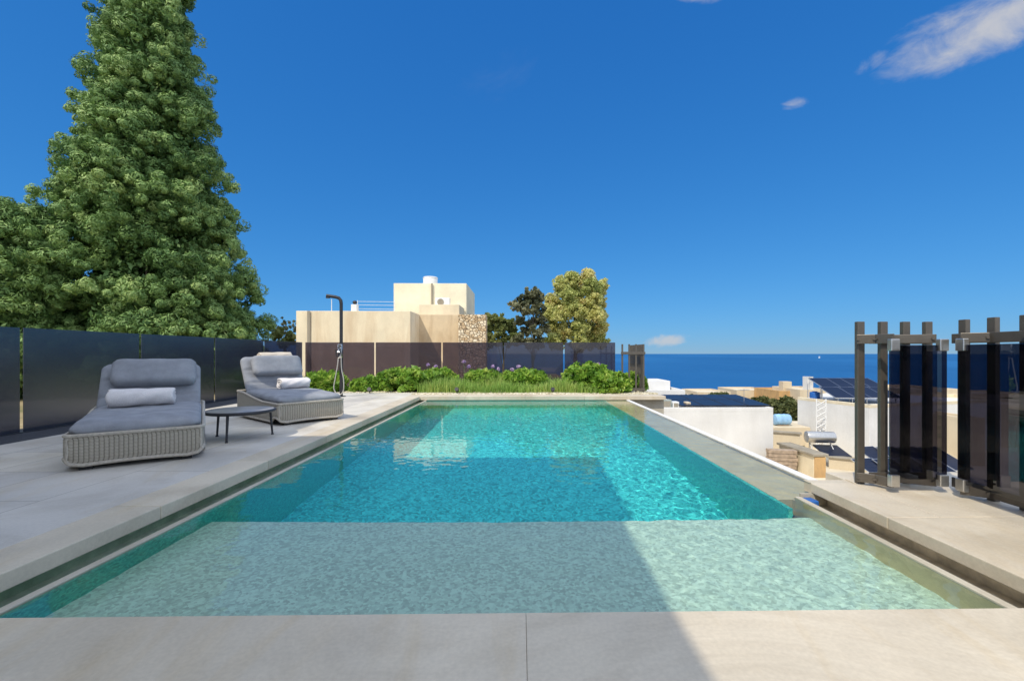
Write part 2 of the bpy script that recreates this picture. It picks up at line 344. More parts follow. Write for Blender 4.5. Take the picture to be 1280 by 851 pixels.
# ------------------------------------------------------------------ sky, sun, camera
def make_world():
    w = bpy.data.worlds.new("World"); SC.world = w; w.use_nodes = True; t = w.node_tree; t.nodes.clear()
    N = lambda ty: t.nodes.new(ty); L = t.links.new
    def ma(op, a, b=None, c=None, clamp=False):
        o = N('ShaderNodeMath'); o.operation = op; o.use_clamp = clamp
        for i, x in enumerate((a, b, c)):
            if x is None: continue
            if isinstance(x, (int, float)): o.inputs[i].default_value = x
            else: L(x, o.inputs[i])
        return o.outputs[0]
    out = N('ShaderNodeOutputWorld'); bg = N('ShaderNodeBackground'); bg.inputs[1].default_value = .15; L(bg.outputs[0], out.inputs[0])
    sky = N('ShaderNodeTexSky'); sky.sky_type = 'NISHITA'; sky.sun_disc = False; sky.sun_elevation = SUN_EL; sky.sun_rotation = math.pi+SUN_AZ
    sky.air_density = .5; sky.dust_density = 0; sky.ozone_density = 6.0; sky.altitude = 0
    sr = N('ShaderNodeSeparateColor'); L(sky.outputs[0], sr.inputs[0]); hs = N('ShaderNodeCombineColor')   # polarised, saturated sky
    gx = ma('MULTIPLY', sr.outputs[1], .15); soft = ma('DIVIDE', 1/.15, ma('ADD', 1.0, ma('MULTIPLY', ma('MULTIPLY', gx, gx), .25)))
    for i, (k, g) in enumerate(((.525, 1.0), (.78, .58), (1.125, .35))):
        L(ma('MULTIPLY', ma('MULTIPLY', ma('POWER', ma('MULTIPLY', sr.outputs[i], .15), g), k), soft), hs.inputs[i])
    tc = N('ShaderNodeTexCoord'); sp = N('ShaderNodeSeparateXYZ'); L(tc.outputs['Generated'], sp.inputs[0]); x, y, z = sp.outputs
    yy = ma('MAXIMUM', y, .02); a = ma('DIVIDE', x, yy); b = ma('DIVIDE', z, yy)
    def noise(vec, s, d=6, r=.6, dist=0):
        o = N('ShaderNodeTexNoise'); o.inputs['Scale'].default_value = s; o.inputs['Detail'].default_value = d; o.inputs['Roughness'].default_value = r; o.inputs['Distortion'].default_value = dist; L(vec, o.inputs['Vector']); return o.outputs[0]
    def cloud(a0, b0, sx, sy, rot, nscale, stretch, lo, hi, amt, seed):
        da = ma('SUBTRACT', a, a0); db = ma('SUBTRACT', b, b0); c, s = math.cos(rot), math.sin(rot)
        p = ma('ADD', ma('MULTIPLY', da, c), ma('MULTIPLY', db, s)); q = ma('SUBTRACT', ma('MULTIPLY', db, c), ma('MULTIPLY', da, s))
        e = ma('ADD', ma('POWER', ma('ABSOLUTE', ma('DIVIDE', p, sx)), 2), ma('POWER', ma('ABSOLUTE', ma('DIVIDE', q, sy)), 2))
        mask = ma('POWER', 2.718, ma('MULTIPLY', e, -1))
        cb = N('ShaderNodeCombineXYZ'); L(ma('ADD', p, seed), cb.inputs[0]); L(ma('MULTIPLY', q, stretch), cb.inputs[1])
        n = noise(cb.outputs[0], nscale, 7, .62, .4)
        f = ma('ADD', n, ma('MULTIPLY', ma('SUBTRACT', mask, .5), .9))
        r = N('ShaderNodeMapRange'); r.interpolation_type = 'SMOOTHSTEP'; L(f, r.inputs[0]); r.inputs[1].default_value = lo; r.inputs[2].default_value = hi; r.inputs[3].default_value = 0; r.inputs[4].default_value = amt
        return ma('MULTIPLY', r.outputs[0], ma('GREATER_THAN', y, .05))
    cl = cloud(1.07, .755, .34, .095, R(24), 7, 2.2, .44, 1.12, .86, 3.1)
    for args in ((.614, .563, .05, .022, R(10), 16, 1.6, .62, 1.2, .55, 7.7), (.80, .66, .08, .03, R(35), 18, 1.5, .66, 1.25, .35, 1.3),
                 (.33, .030, .065, .020, R(8), 24, 1.4, .52, .95, .72, 5.2), (.40, .80, .09, .02, 0, 14, 2, .6, 1.2, .5, 2.2), (-.08, .62, .2, .12, R(30), 6, 1.6, .75, 1.4, .10, 9.1)):
        cl = ma('MAXIMUM', cl, cloud(*args))
    m1 = N('ShaderNodeMix'); m1.data_type = 'RGBA'; L(cl, m1.inputs[0]); L(hs.outputs[0], m1.inputs[6]); m1.inputs[7].default_value = (*[CLOUD*k for k in (1.08, 1.08, 1.1)], 1)
    # added cloud overhead and behind the camera, unseen, brightened to fill the shade
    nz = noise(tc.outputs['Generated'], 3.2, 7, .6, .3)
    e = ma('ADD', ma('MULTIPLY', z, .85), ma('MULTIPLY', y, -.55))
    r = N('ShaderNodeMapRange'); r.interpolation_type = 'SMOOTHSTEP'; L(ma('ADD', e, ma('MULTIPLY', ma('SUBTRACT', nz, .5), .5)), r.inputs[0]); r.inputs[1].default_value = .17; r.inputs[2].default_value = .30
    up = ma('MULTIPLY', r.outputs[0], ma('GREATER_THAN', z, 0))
    m2 = N('ShaderNodeMix'); m2.data_type = 'RGBA'; L(ma('MULTIPLY', up, 1.0), m2.inputs[0]); L(m1.outputs[2], m2.inputs[6]); m2.inputs[7].default_value = (*[CLOUD*k for k in FILL_CLOUD], 1)
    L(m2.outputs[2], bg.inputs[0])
CLOUD = 5.0; FILL_CLOUD = (1.62, 1.83, 2.26)
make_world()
L_ = bpy.data.lights.new('sun', 'SUN'); L_.energy = 4.4; L_.angle = R(.5); L_.color = (1, .915, .76); L_.cycles.is_caustics_light = True
sun = bpy.data.objects.new('sun', L_); COL.objects.link(sun)
sd = Vector((math.sin(SUN_AZ)*math.cos(SUN_EL), math.cos(SUN_AZ)*math.cos(SUN_EL), -math.sin(SUN_EL)))
sun.rotation_euler = sd.to_track_quat('-Z', 'Y').to_euler(); sun.location = (-10, -14, 24)
cam = bpy.data.cameras.new('camera'); co = bpy.data.objects.new('camera', cam); COL.objects.link(co); SC.camera = co
cam.sensor_width = 36; cam.lens = 36*F/1280; cam.shift_x = -(CX-640)/1280; cam.shift_y = (HZ-425.5)/1280; cam.clip_end = 2e5; cam.clip_start = .05
co.location = (0, 0, 1); co.rotation_euler = (math.pi/2, 0, YAW)
vs = SC.view_settings; vs.view_transform = 'Standard'; vs.look = 'None'; vs.gamma = 1; vs.exposure = -.42; vs.use_curve_mapping = False
SC.cycles.max_bounces = 10; SC.cycles.transparent_max_bounces = 24; SC.cycles.transmission_bounces = 8; SC.cycles.sample_clamp_indirect = 6
SC.cycles.caustics_reflective = False; SC.cycles.use_denoising = True

# ------------------------------------------------------------------ terrace and pool
WZ = -.10
def struct(o, kind='structure'): o['kind'] = kind; return o
# masses under the paving (solid terrace)
m = MB(); m.box((-6.75, -6, -5), (-2.52, 13.45, -.09)); m.box((-2.52, -6, -5), (3.7, 1.60, -.09)); m.box((-2.52, 10.66, -5), (3.42, 13.45, -.09))
m.box((2.40, 1.60, -5), (3.7, 3.42, -.09)); m.box((2.57, 3.42, -5), (3.7, 3.73, -.09)); m.box((2.15, 3.403, -.5), (2.56, 3.425, -.075)); m.box((-2.52, 1.60, -5), (2.40, 10.66, -1.62)); m.box((2.40, 3.75, -5), (2.565, 10.66, -.50))
struct(m.build('terrace', M['mass']))
m = MB(); m.box((-5.197, -6, -.087), (-2.665, 11.55, 0), .003); struct(m.build('pool_deck', M['deck']))
m = MB(); y = -5.9
while y < 11.5:
    y2 = min(y+1.5, 11.55); m.box((-5.70, y, -.087), (-5.20, y2-.003, .001), .004); y = y2
struct(m.build('paving_border', M['border']))
m = MB(); m.box((-6.74, -6, -.087), (-5.703, 11.55, -.012)); struct(m.build('slate_strip', M['slate']))
# coping: separate slabs, butted with fine joints
m = MB(); y = -5.77; k = 0
while y < 10.4:
    y2 = min(y+1.25, 10.495); m.box((-2.662, y, -.085), (-2.36, y2-.003, .002), .006); y = y2
x = -2.357
for x2 in (.02, 2.237): m.box((x, -6, -.085), (x2-.001, 1.73, .0015), .0025); x = x2
x = -2.662
for x2 in (-1.3, .1, 1.5, 2.5, 3.42): m.box((x, 10.5, -.085), (x2-.003, 11.0, .002), .006); x = x2
struct(m.build('pool_coping', M['coping']))
m = MB(); y = -4.5
while y < 3.7:
    y2 = min(y+.80, 3.74)
    if y2 > 3.4: m.box((2.24, y, -.072), (2.567, 3.43, .002), .006); m.box((2.569, y, -.072), (2.90, y2-.003, .0025), .004)
    else: m.box((2.24, y, -.072), (2.90, y2-.003, .002), .006)
    m.box((2.903, y-.0, -.072), (3.70, y2-.003, .0015), .004); y = y2
struct(m.build('side_terrace', M['coping']))
# basin
m = MB(); m.box((-2.5, 3.23, -1.6), (2.1, 10.66, -1.4)); struct(m.build('pool_floor', M['mosaic'])).cycles.is_caustics_receiver = True
m = MB(); m.box((-2.5, 1.61, -1.599), (2.10, 3.229, -.4)); struct(m.build('pool_shelf', M['shelf'])).cycles.is_caustics_receiver = True
m = MB(); m.box((-2.24, 1.735, -1.6), (-2.2, 10.52, -.12)); m.box((-2.24, 10.521, -1.6), (2.48, 10.66, -.13)); m.box((1.95, 3.232, -1.6), (1.983, 10.517, -.196))
struct(m.build('pool_wall', M['wallmosaic'])).cycles.is_caustics_receiver = True
m = MB(); m.box((2.1, 1.735, -1.6), (2.14, 3.40, -.12)); struct(m.build('shelf_wall', M['sill'])).cycles.is_caustics_receiver = True
m = MB(); m.box((-2.24, 10.519, -.129), (2.48, 10.66, -.088)); m.box((-2.242, 1.735, -.119), (-2.198, 10.517, -.092), .004); m.box((2.098, 1.735, -.119), (2.142, 3.40, -.092), .004)
struct(m.build('waterline_trim', M['trim'])).cycles.is_caustics_receiver = True
m = MB(); m.box((1.985, 3.43, -1.6), (2.482, 10.518, -.19), .006); m.box((2.1, 3.405, -1.6), (2.14, 3.4295, -.19)); struct(m.build('overflow_sill', M['sill'])).cycles.is_caustics_receiver = True
m = MB(); m.box((2.483, 3.43, -.60), (2.565, 10.66, -.085), .008); struct(m.build('overflow_lip', M['white']))
m = MB()
for s, xa, xb in ((-1, -2.5, -2.245), (1, 2.145, 2.40)):
    ya, yb = (1.61, 10.5) if s < 0 else (1.61, 3.40)
    m.box((xa, ya, -.40), (xb, yb, -.17))
    xo = (xa, xa+.05) if s < 0 else (xb-.05, xb); m.box((xo[0], ya, -.17), (xo[1], yb, -.09))
struct(m.build('overflow_gutter', M['gutter']))
m = MB(); m.box((2.15, 3.30, -.2), (2.225, 3.397, -.097), .01); m2 = MB(); m2.box((-2.448, 1.63, -.160), (-2.246, 10.48, -.104)); struct(m2.build('gutter_water', M['gutter_water']))
tag(m.build('gutter_reflection', M['blue_tank']), 'small blue block imitating sky reflected at the far end of the overflow gutter', 'painted reflection')  # added blue block: sky reflection in the gutter put into its colour

def water():
    x0, x1, y0, y1 = -2.197, 2.482, 1.733, 10.518; st = .0125
    nx = int((x1-x0)/st); ny = int((y1-y0)/st); X = np.linspace(x0, x1, nx+1); Y = np.linspace(y0, y1, ny+1)
    GX, GY = np.meshgrid(X, Y); Z = np.zeros_like(GX); r = np.random.default_rng(4)
    for _ in range(40):
        th = r.normal(R(60), 1.0); lam = math.exp(r.uniform(math.log(.055), math.log(.26))); k = 2*math.pi/lam
        Z += WAVE*lam*np.sin(k*(math.cos(th)*GX+math.sin(th)*GY)+r.uniform(0, 6.28))
    # the breeze roughens the open right-hand side more
    cat = .28+.72/(1+np.exp(-(GX-.2+.5*np.sin(GY*1.1))*1.6)); Z *= cat
    V = np.stack([GX, GY, WZ+Z], -1).reshape(-1, 3)
    j, i = np.meshgrid(np.arange(ny), np.arange(nx), indexing='ij'); k = j*(nx+1)+i
    ok = ~((X[i] > 2.092) & (Y[j] < 3.40)); FA = np.stack([k, k+1, k+nx+2, k+nx+1], -1)[ok]
    o = np_mesh('water', V, FA, M['water'], smooth=True); struct(o); o.cycles.is_caustics_caster = True
WAVE = .0009
water()

# ------------------------------------------------------------------ foliage tools
def leaves(C, Rad, n, size, seed, flat=.55, aspect=1.6, tint=None, squash=.85, shell=.45):
    """leaf quads round clump centres; returns V, F, tint"""
    r = np.random.default_rng(seed); m = len(C); idx = np.repeat(np.arange(m), n)
    d = r.normal(size=(m*n, 3)); d /= np.linalg.norm(d, axis=1, keepdims=True)
    rad = (shell+(1-shell)*r.random(m*n)**.5)*Rad[idx]; P = C[idx]+d*rad[:, None]*np.array([1, 1, squash])
    nrm = d*flat+r.normal(size=d.shape)*(1-flat)*.9+np.array([0, 0, .15]); nrm /= np.linalg.norm(nrm, axis=1, keepdims=True)
    t = np.cross(nrm, r.normal(size=d.shape)); t /= np.linalg.norm(t, axis=1, keepdims=True)+1e-9; b = np.cross(nrm, t)
    s = size*(.6+.8*r.random(m*n)); t *= (s*aspect*.5)[:, None]; b *= (s*.5)[:, None]
    V = np.stack([P-t, P+b*.9-t*.1, P+t, P-b*.9-t*.1], 1).reshape(-1, 3); FA = np.arange(len(V)).reshape(-1, 4)
    tn = r.random(m) if tint is None else tint
    T = np.clip(np.repeat(tn[idx]+r.normal(size=m*n)*.10, 4), 0, 1)
    return V, FA, T
def limbs(base, top, r0, crown, n, seed, lean=.0):
    r = random.Random(seed); m = MB(); b, t = Vector(base), Vector(top)
    pts = [b.lerp(t, i/8)+Vector((r.uniform(-1, 1), r.uniform(-1, 1), 0))*r0*.5*(1 if i else 0) for i in range(9)]
    m.tube(pts, [r0*(1.25 if i == 0 else 1-.09*i) for i in range(9)], 10)
    for _ in range(n):
        f = r.uniform(.25, .92); p = pts[int(f*8)]; q = Vector(crown[r.randrange(len(crown))]); q = p+(q-p)*.85
        mid = p.lerp(q, .5)+Vector((0, 0, .08*(q-p).length)); m.tube([p, mid, q], [r0*.34, r0*.2, r0*.06], 6)
    return m

def conifer(u, d, base_z, apex_z, R0, R1, nbig, seed, label, name='conifer_tree', per=15, leafn=46, leaf=.13, S=1.0):
    p = at(u, d=d, z=base_z); root = empty(name, p, 0, label, 'tree'); root.scale = (S, S, S); r = np.random.default_rng(seed)
    H = apex_z-base_z; zs = H*(.02+.97*r.random(nbig)**1.25); th = r.random(nbig)*2*math.pi
    prof = np.maximum(.12, R0+(R1-R0)*(zs/H))*np.minimum(1, ((H-zs)/H*4.5)**.6)
    rad = prof*(.80+.22*r.random(nbig)); big = np.stack([rad*np.cos(th), rad*np.sin(th), zs], -1)
    br = .60+.55*r.random(nbig)
    # tufts over each bough
    idx = np.repeat(np.arange(nbig), per); dd = r.normal(size=(nbig*per, 3)); dd /= np.linalg.norm(dd, axis=1, keepdims=True); dd[:, 2] = np.where(dd[:, 2] < -.3, -dd[:, 2], dd[:, 2])
    C = big[idx]+dd*(br[idx]*(.72+.40*r.random(nbig*per)))[:, None]*np.array([1, 1, .75]); tr = .15+.15*r.random(len(C))**1.5
    tin = np.clip(.52+.2*r.normal(size=nbig)[idx]+.14*r.normal(size=len(C)), 0, 1)
    V, FA, T = leaves(C, tr, leafn, leaf, seed+1, .85, 2.9, tin, .92, .62)
    # inner boughs close the heart of the crown
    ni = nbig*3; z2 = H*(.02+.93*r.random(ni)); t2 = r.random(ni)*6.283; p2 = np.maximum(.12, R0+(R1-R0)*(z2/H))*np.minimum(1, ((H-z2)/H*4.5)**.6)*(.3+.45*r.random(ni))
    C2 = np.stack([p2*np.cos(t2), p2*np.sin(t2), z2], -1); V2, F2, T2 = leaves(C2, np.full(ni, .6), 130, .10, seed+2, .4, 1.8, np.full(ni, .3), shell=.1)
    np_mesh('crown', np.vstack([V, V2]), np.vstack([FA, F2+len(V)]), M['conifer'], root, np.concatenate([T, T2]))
    limbs((0, 0, -.2), (0, 0, H*.95), R0*.085, [tuple(x*np.array([.7, .7, 1])) for x in big], 26, seed).build('trunk', M['bark'], root, True)
    return root

def blob_tree(u0, u1, vtop, vbot, d, base_z, mat, seed, name, label, nb, per, leafn, leaf, gaps=.0, blobs=None, rad=(.12, .2), cat='tree', tint=None, aspect=1.8):
    """tree whose crown is made of many tufts gathered in boughs between photo rows vtop..vbot"""
    A, B = at(u0, vbot, d), at(u1, vtop, d); c = (A+B)/2; W = (B-A).x; Hc = B.z-A.z
    root = empty(name, (c.x, c.y, base_z), 0, label, cat); r = np.random.default_rng(seed)
    ph = r.random(nb)*6.283; cz = r.uniform(-1, 1, nb); rr = np.sqrt(1-cz**2)*(.65+.35*r.random(nb))
    big = np.stack([rr*np.cos(ph)*W*.42, rr*np.sin(ph)*W*.38, cz*Hc*.40+A.z+Hc*.5-base_z], -1)
    if blobs is not None:
        big = np.array([[(at(bu, bv, d)-Vector((c.x, c.y, base_z))).x, r.uniform(-.3, .3)*W, at(bu, bv, d).z-base_z] for bu, bv in blobs]); nb = len(big)
    idx = np.repeat(np.arange(nb), per); dd = r.normal(size=(nb*per, 3)); dd /= np.linalg.norm(dd, axis=1, keepdims=True)
    C = big[idx]+dd*(W*rad[0]*(.4+.8*r.random(len(idx))))[:, None]; tr = W*.045*(.7+.7*r.random(len(C)))
    keep = r.random(len(C)) > gaps; C, tr, ix = C[keep], tr[keep], idx[keep]
    tn = np.clip(.5+.22*r.normal(size=nb)[ix]+.12*r.normal(size=len(C)), 0, 1) if tint is None else np.full(len(C), tint)
    V, FA, T = leaves(C, tr, leafn, leaf, seed+1, .55, aspect, tn)
    np_mesh('crown', V, FA, mat, root, T)
    limbs((0, 0, -.1), (0, 0, A.z+Hc*.7-base_z), W*.035, [tuple(x) for x in big], min(30, nb), seed).build('trunk', M['bark'], root, True)
    return root

def bush(u, vtop, wpx, d, seed, label, mat='hedge', base_z=0, name='shrub', leaf=.085, n=150, cat='shrub', depth=.8, dens=26):
    px = d/F; w = wpx*px; h = 1-(vtop-HZ)*px-base_z; p = at(u, d=d, z=base_z); root = empty(name, p, 0, label, cat)
    r = np.random.default_rng(seed); ph = r.random(n)*6.283; cz = r.random(n); rr = np.sqrt(r.random(n))
    top = .55+.45*np.sqrt(np.clip(1-rr**2, 0, 1))
    C = np.stack([rr*np.cos(ph)*w*.46, rr*np.sin(ph)*w*.46*depth, (.08+.88*cz*top)*h*(.86+.14*r.random(n))], -1)
    V, FA, T = leaves(C, np.full(n, .085*max(1, w/1.2)), dens, leaf, seed, .35, 1.9, np.clip(r.normal(.5, .22, n), 0, 1))
    np_mesh('foliage', V, FA, M[mat], root, T)
    m = MB()
    for k in range(7):
        q = C[r.integers(n)]; m.tube([(0, 0, -.05), (q[0]*.4, q[1]*.4, q[2]*.6), tuple(q)], [.018, .012, .005], 6)
    m.build('stem', M['bark'], root, True); return root

# ------------------------------------------------------------------ glass fences
FX = -6.40; FY = 13.29; FT = 1.333
def fence_run(name, label, pts, along):
    root = empty(name, (FX, FY, 0), 0, label, 'fence')
    for a, b in pts:
        m = MB()
        if along == 'y': m.box((-.006, a-FY, .0), (.006, b-FY, FT), .002)
        else: m.box((a-FX, -.006, .0), (b-FX, .006, FT), .002)
        m.build('glass_panel', M['dark_glass' if along == 'y' else 'fence_glass'], root)
    m = MB()
    a, b = pts[0][0], pts[-1][1]
    if along == 'y': m.box((-.035, a-FY, -.10), (.035, b-FY, -.0015), .003)
    else: m.box((a-FX, -.035, -.10), (b-FX, .035, -.0015), .003)
    m.build('base_channel', M['dark_metal'], root)
js = [2.3, 4.06, 5.85, 7.64, 9.47, 11.27, 13.24]
fence_run('glass_fence', 'long side run of dark blue tinted glass fence behind the two wicker loungers', [(js[i]+(.022 if i else 0), js[i+1]-.022) for i in range(6)], 'y')
jx = [-6.36, -4.30, -2.33, -.52, 1.28, 2.83]
fence_run('glass_fence', 'purple tinted glass fence running behind the flower bed at the far end of the pool', [(jx[i]+.022, jx[i+1]-.022) for i in range(5)], 'x')

# ------------------------------------------------------------------ wicker loungers
def cushion(w, l, t, rc=.10, p=2.6, nu=40, nv=40, seams=(), sag=0, noise=.004, seed=0):
    """soft rectangular pad lying in the xy plane, centred, thickness t, with seams across (fractions of l)"""
    r = random.Random(seed); ph = [r.uniform(0, 6.28) for _ in range(6)]
    def outline(u, v):
        x, y = u*w/2, v*l/2; ix, iy = w/2-rc, l/2-rc
        if abs(x) > ix and abs(y) > iy:
            dx, dy = (abs(x)-ix)/rc, (abs(y)-iy)/rc; mx = max(dx, dy); k = mx/max(1e-6, math.hypot(dx, dy))
            x = math.copysign(ix+dx*rc*k, x); y = math.copysign(iy+dy*rc*k, y)
        return x, y
    def height(u, v):
        e = (1-abs(u)**7)*(1-abs(v)**7); e = max(0, e)**.42
        for s in seams: e *= 1-.42*math.exp(-((v-s)/.035)**2)
        return t/2*e
    V = []; idx = {}; bm = bmesh.new()
    us = [math.sin(math.pi/2*(2*i/nu-1))for i in range(nu+1)]; vsq = [math.sin(math.pi/2*(2*j/nv-1))for j in range(nv+1)]
    for side in (1, -1):
        for j, v in enumerate(vsq):
            for i, u in enumerate(us):
                edge = i in (0, nu) or j in (0, nv)
                if edge and side < 0: idx[(side, i, j)] = idx[(1, i, j)]; continue
                x, y = outline(u, v); h = 0 if edge else height(u, v)
                n = noise*(math.sin(x*9+ph[0])*math.sin(y*11+ph[1])+.6*math.sin(x*23+y*17+ph[2]))*(0 if edge else 1)
                idx[(side, i, j)] = bm.verts.new((x, y, side*h+n-sag*(1-u*u)*(1-v*v)))
        for j in range(nv):
            for i in range(nu):
                q = [idx[(side, i, j)], idx[(side, i+1, j)], idx[(side, i+1, j+1)], idx[(side, i, j+1)]]
                bm.faces.new(q if side > 0 else q[::-1])
    return bm
def from_bm(name, bm, mat, parent, M4=None):
    if M4 is not None: bmesh.ops.transform(bm, matrix=M4, verts=bm.verts)
    m = MB(); m.bm = bm; o = m.build(name, mat, parent, False)
    for f in o.data.polygons: f.use_smooth = True
    return o
LW = .97; LL = 1.55
def lounger(loc, rz, label, tilt=61):
    """origin at the middle of the foot end, +y towards the backrest"""
    root = empty('sun_lounger', loc, rz, label, 'sun lounger', 'wicker loungers on the pool deck')
    z0 = .035; prof = [(0, .30), (.55, .305), (.95, .35), (1.25, .395), (LL, .41)]
    # woven shell: front, sides, back as one hollow body
    t = bmesh.new(); hw = LW/2
    ring = []
    def pz(y):
        for (a, za), (b, zb) in zip(prof, prof[1:]):
            if y <= b+1e-6: return za+(zb-za)*(y-a)/(b-a)
        return prof[-1][1]
    rc = .045; path = []
    for cx, cy, a0 in ((hw-rc, rc, -90), (hw-rc, LL-rc, 0), (-hw+rc, LL-rc, 90), (-hw+rc, rc, 180)):
        for k in range(7): a = R(a0+k*15); path.append((cx+rc*math.cos(a), cy+rc*math.sin(a)))
    full = []
    for i, p in enumerate(path):
        q = path[(i+1) % len(path)]; n = max(1, int(math.dist(p, q)/.08))
        full += [(p[0]+(q[0]-p[0])*k/n, p[1]+(q[1]-p[1])*k/n) for k in range(n)]
    N = len(full); lev = [0, .15, .5, .85, 1]
    def arch(x, y):
        if .2 < y < LL-.2: return z0+.012
        return z0+.022*(1-min(1, abs(x)/hw)**2)+.075*max(0, (abs(x)-(hw-.10))/.10)**2.2
    def lay(off, flip):
        g = []
        for f in lev:
            row = []
            for x, y in full:
                zb, zt = arch(x, y), pz(y); s = 1-(.012+off)/hw if f in (0, 1) else 1-off/hw
                row.append(t.verts.new((x*s, LL/2+(y-LL/2)*(1-(1-s)*.7), zb+(zt-zb)*f)))
            g.append(row)
        for a, b in zip(g, g[1:]):
            for k in range(N):
                q = (a[k], a[(k+1) % N], b[(k+1) % N], b[k]); t.faces.new(q[::-1] if flip else q)
        return g
    go, gi = lay(0, False), lay(.035, True)
    for k in range(N):
        t.faces.new((go[-1][k], go[-1][(k+1) % N], gi[-1][(k+1) % N], gi[-1][k])); t.faces.new((gi[0][k], gi[0][(k+1) % N], go[0][(k+1) % N], go[0][k]))
    bmesh.ops.recalc_face_normals(t, faces=t.faces)
    mb = MB(); mb.bm = t; wbase = mb.build('woven_base', M['wicker'], root, True)
    m = MB(); m.tube([(x*.985, LL/2+(y-LL/2)*.99, pz(y)) for x, y in full], .017, 8, True); m.tube([(x*.985, LL/2+(y-LL/2)*.99, arch(x, y)) for x, y in full], .017, 8, True)
    for x in (-hw+.03, hw-.03): m.tube([(x, .018, arch(x, 0)), (x, .012, .17), (x, .018, .30)], .016, 8)
    m.build('braided_rim', M['wicker_trim'], wbase, True)
    m = MB(); m.box((-hw+.05, .05, .22), (hw-.05, LL-.05, .27)); m.build('seat_frame', M['dark_metal'], root)
    for x in (-hw+.14, hw-.14):
        for y in (.06, LL-.08): MB().box((x-.045, y-.03, 0), (x+.045, y+.03, .05), .005).build('foot', M['rubber'], wbase)
    # seat pad, rising a little towards the hinge
    from_bm('seat_cushion', cushion(LW-.05, 1.30, .15, .09, noise=.004, seed=1), M['fabric'], root, Matrix.Translation((0, .655, .362)) @ Matrix.Rotation(R(2.2), 4, 'X'))
    B = Matrix.Translation((0, 1.22, .39)) @ Matrix.Rotation(R(tilt), 4, 'X')
    from_bm('back_cushion', cushion(LW-.07, .66, .125, .09, seams=(-.45, .22), noise=.004, seed=2), M['fabric'], root, B @ Matrix.Translation((0, .30, .0)))
    m = MB(); m.box((-hw+.06, -.05, -.09), (hw-.06, .58, -.062), .01, B); m.build('backrest_panel', M['wicker'], root)
    m = MB()
    for x in (-.3, .3):
        m = MB(); p = B @ Vector((x, .45, -.08)); m.cyl(p, (x, LL-.12, .30), .014); m.build('backrest_strut', M['dark_metal'], root)
    return root, B
def pillow(root, B, label, w=.76, h=.33, dx=0, dy=.40):
    o = from_bm('pillow', cushion(w, h, .17, .06, p=2, nu=30, nv=24, noise=.006, seed=5), M['fabric'], None)
    o.matrix_world = root.matrix_basis @ B @ Matrix.Translation((dx, dy, .135)) @ Matrix.Rotation(R(4), 4, 'X'); tag(o, label, 'pillow', 'head pillows on the loungers'); return o
def towel(loc, rz, label, l=.56, r=.10, sq=.78, seed=3, mat='towel', name='rolled_towel'):
    n = 44; bm = bmesh.new(); rr = random.Random(seed); rings = []; NL = 30; ph = [rr.uniform(0, 6.28) for _ in range(4)]
    def rad(a, s):
        return r*(1+.05*math.sin(2*a+ph[0]+s*2)+.03*math.sin(5*a+ph[1]+s*7)+(.07 if 0 < (a-.9) % 6.283 < .25 else 0))
    for i in range(NL+1):
        s = i/NL*2-1; e = (1-abs(s)**14)**.5*.10+.90 if abs(s) < 1 else .90
        rings.append([bm.verts.new((s*l/2+.008*math.sin(3*k/n*6.28+ph[2]), rad(k/n*6.283, s)*e*math.cos(k/n*6.283), rad(k/n*6.283, s)*e*math.sin(k/n*6.283)*sq)) for k in range(n)])
    for a, b in zip(rings, rings[1:]):
        for k in range(n): bm.faces.new((a[k], a[(k+1) % n], b[(k+1) % n], b[k]))
    for end, ring, sg in ((0, rings[0], -1), (1, rings[-1], 1)):     # rolled end: layers stepping in and out
        prev = ring
        for j, f in enumerate((.86, .80, .64, .58, .42, .36, .2, .12)):
            off = (-.010 if j % 4 in (1, 2) else .002)*1.6
            cur = [bm.verts.new((v.co.x*1.0+sg*off, v.co.y*f, v.co.z*f)) for v in ring]
            for k in range(n):
                q = (prev[k], prev[(k+1) % n], cur[(k+1) % n], cur[k]); bm.faces.new(q if sg > 0 else q[::-1])
            prev = cur
        bm.faces.new(prev if sg > 0 else prev[::-1])
    bmesh.ops.recalc_face_normals(bm, faces=bm.faces)
    o = from_bm(name, bm, M[mat], None); o.location = loc; o.rotation_euler = (0, 0, rz); tag(o, label, 'towel', 'rolled towels on the loungers'); return o

def put_lounger(FL, ang, label, tilt):
    e = Vector((math.cos(ang), math.sin(ang), 0)); c = Vector(FL)+e*LW/2
    return lounger(c, ang, label, tilt)
fl1 = at(77, 591, z=0); fl2 = at(347, 533, z=0)
A1, A2 = R(35), R(50)
lg1, B1 = put_lounger(fl1, A1, 'shaded wicker lounger with blue grey cushions nearest the camera, left of the round table', 50)
lg2, B2 = put_lounger(fl2, A2, 'sunlit wicker lounger with pale backrest beside the shower, behind the round table', 61)
pillow(lg1, B1, 'blue grey head pillow on the shaded lounger left of the round table', dx=.03)
pillow(lg2, B2, 'sunlit pale grey head pillow on the lounger beside the shower', dx=.03)
def on(root, x, y, z): return root.matrix_basis @ Vector((x, y, z))
towel(on(lg1, -.05, .96, .535), A1, 'rolled white towel lying on the shaded lounger left of the round table', .54, .128, .74)
towel(on(lg2, .13, .93, .525), A2, 'rolled white towel lying on the lounger beside the shower', .44, .115, .76, 8)
o = towel(on(lg2, .10, 1.56, .945), A2, 'cream towel draped over the top of the backrest beside the shower', .50, .10, .8, 12, 'cream', 'draped_towel')
del o['group']

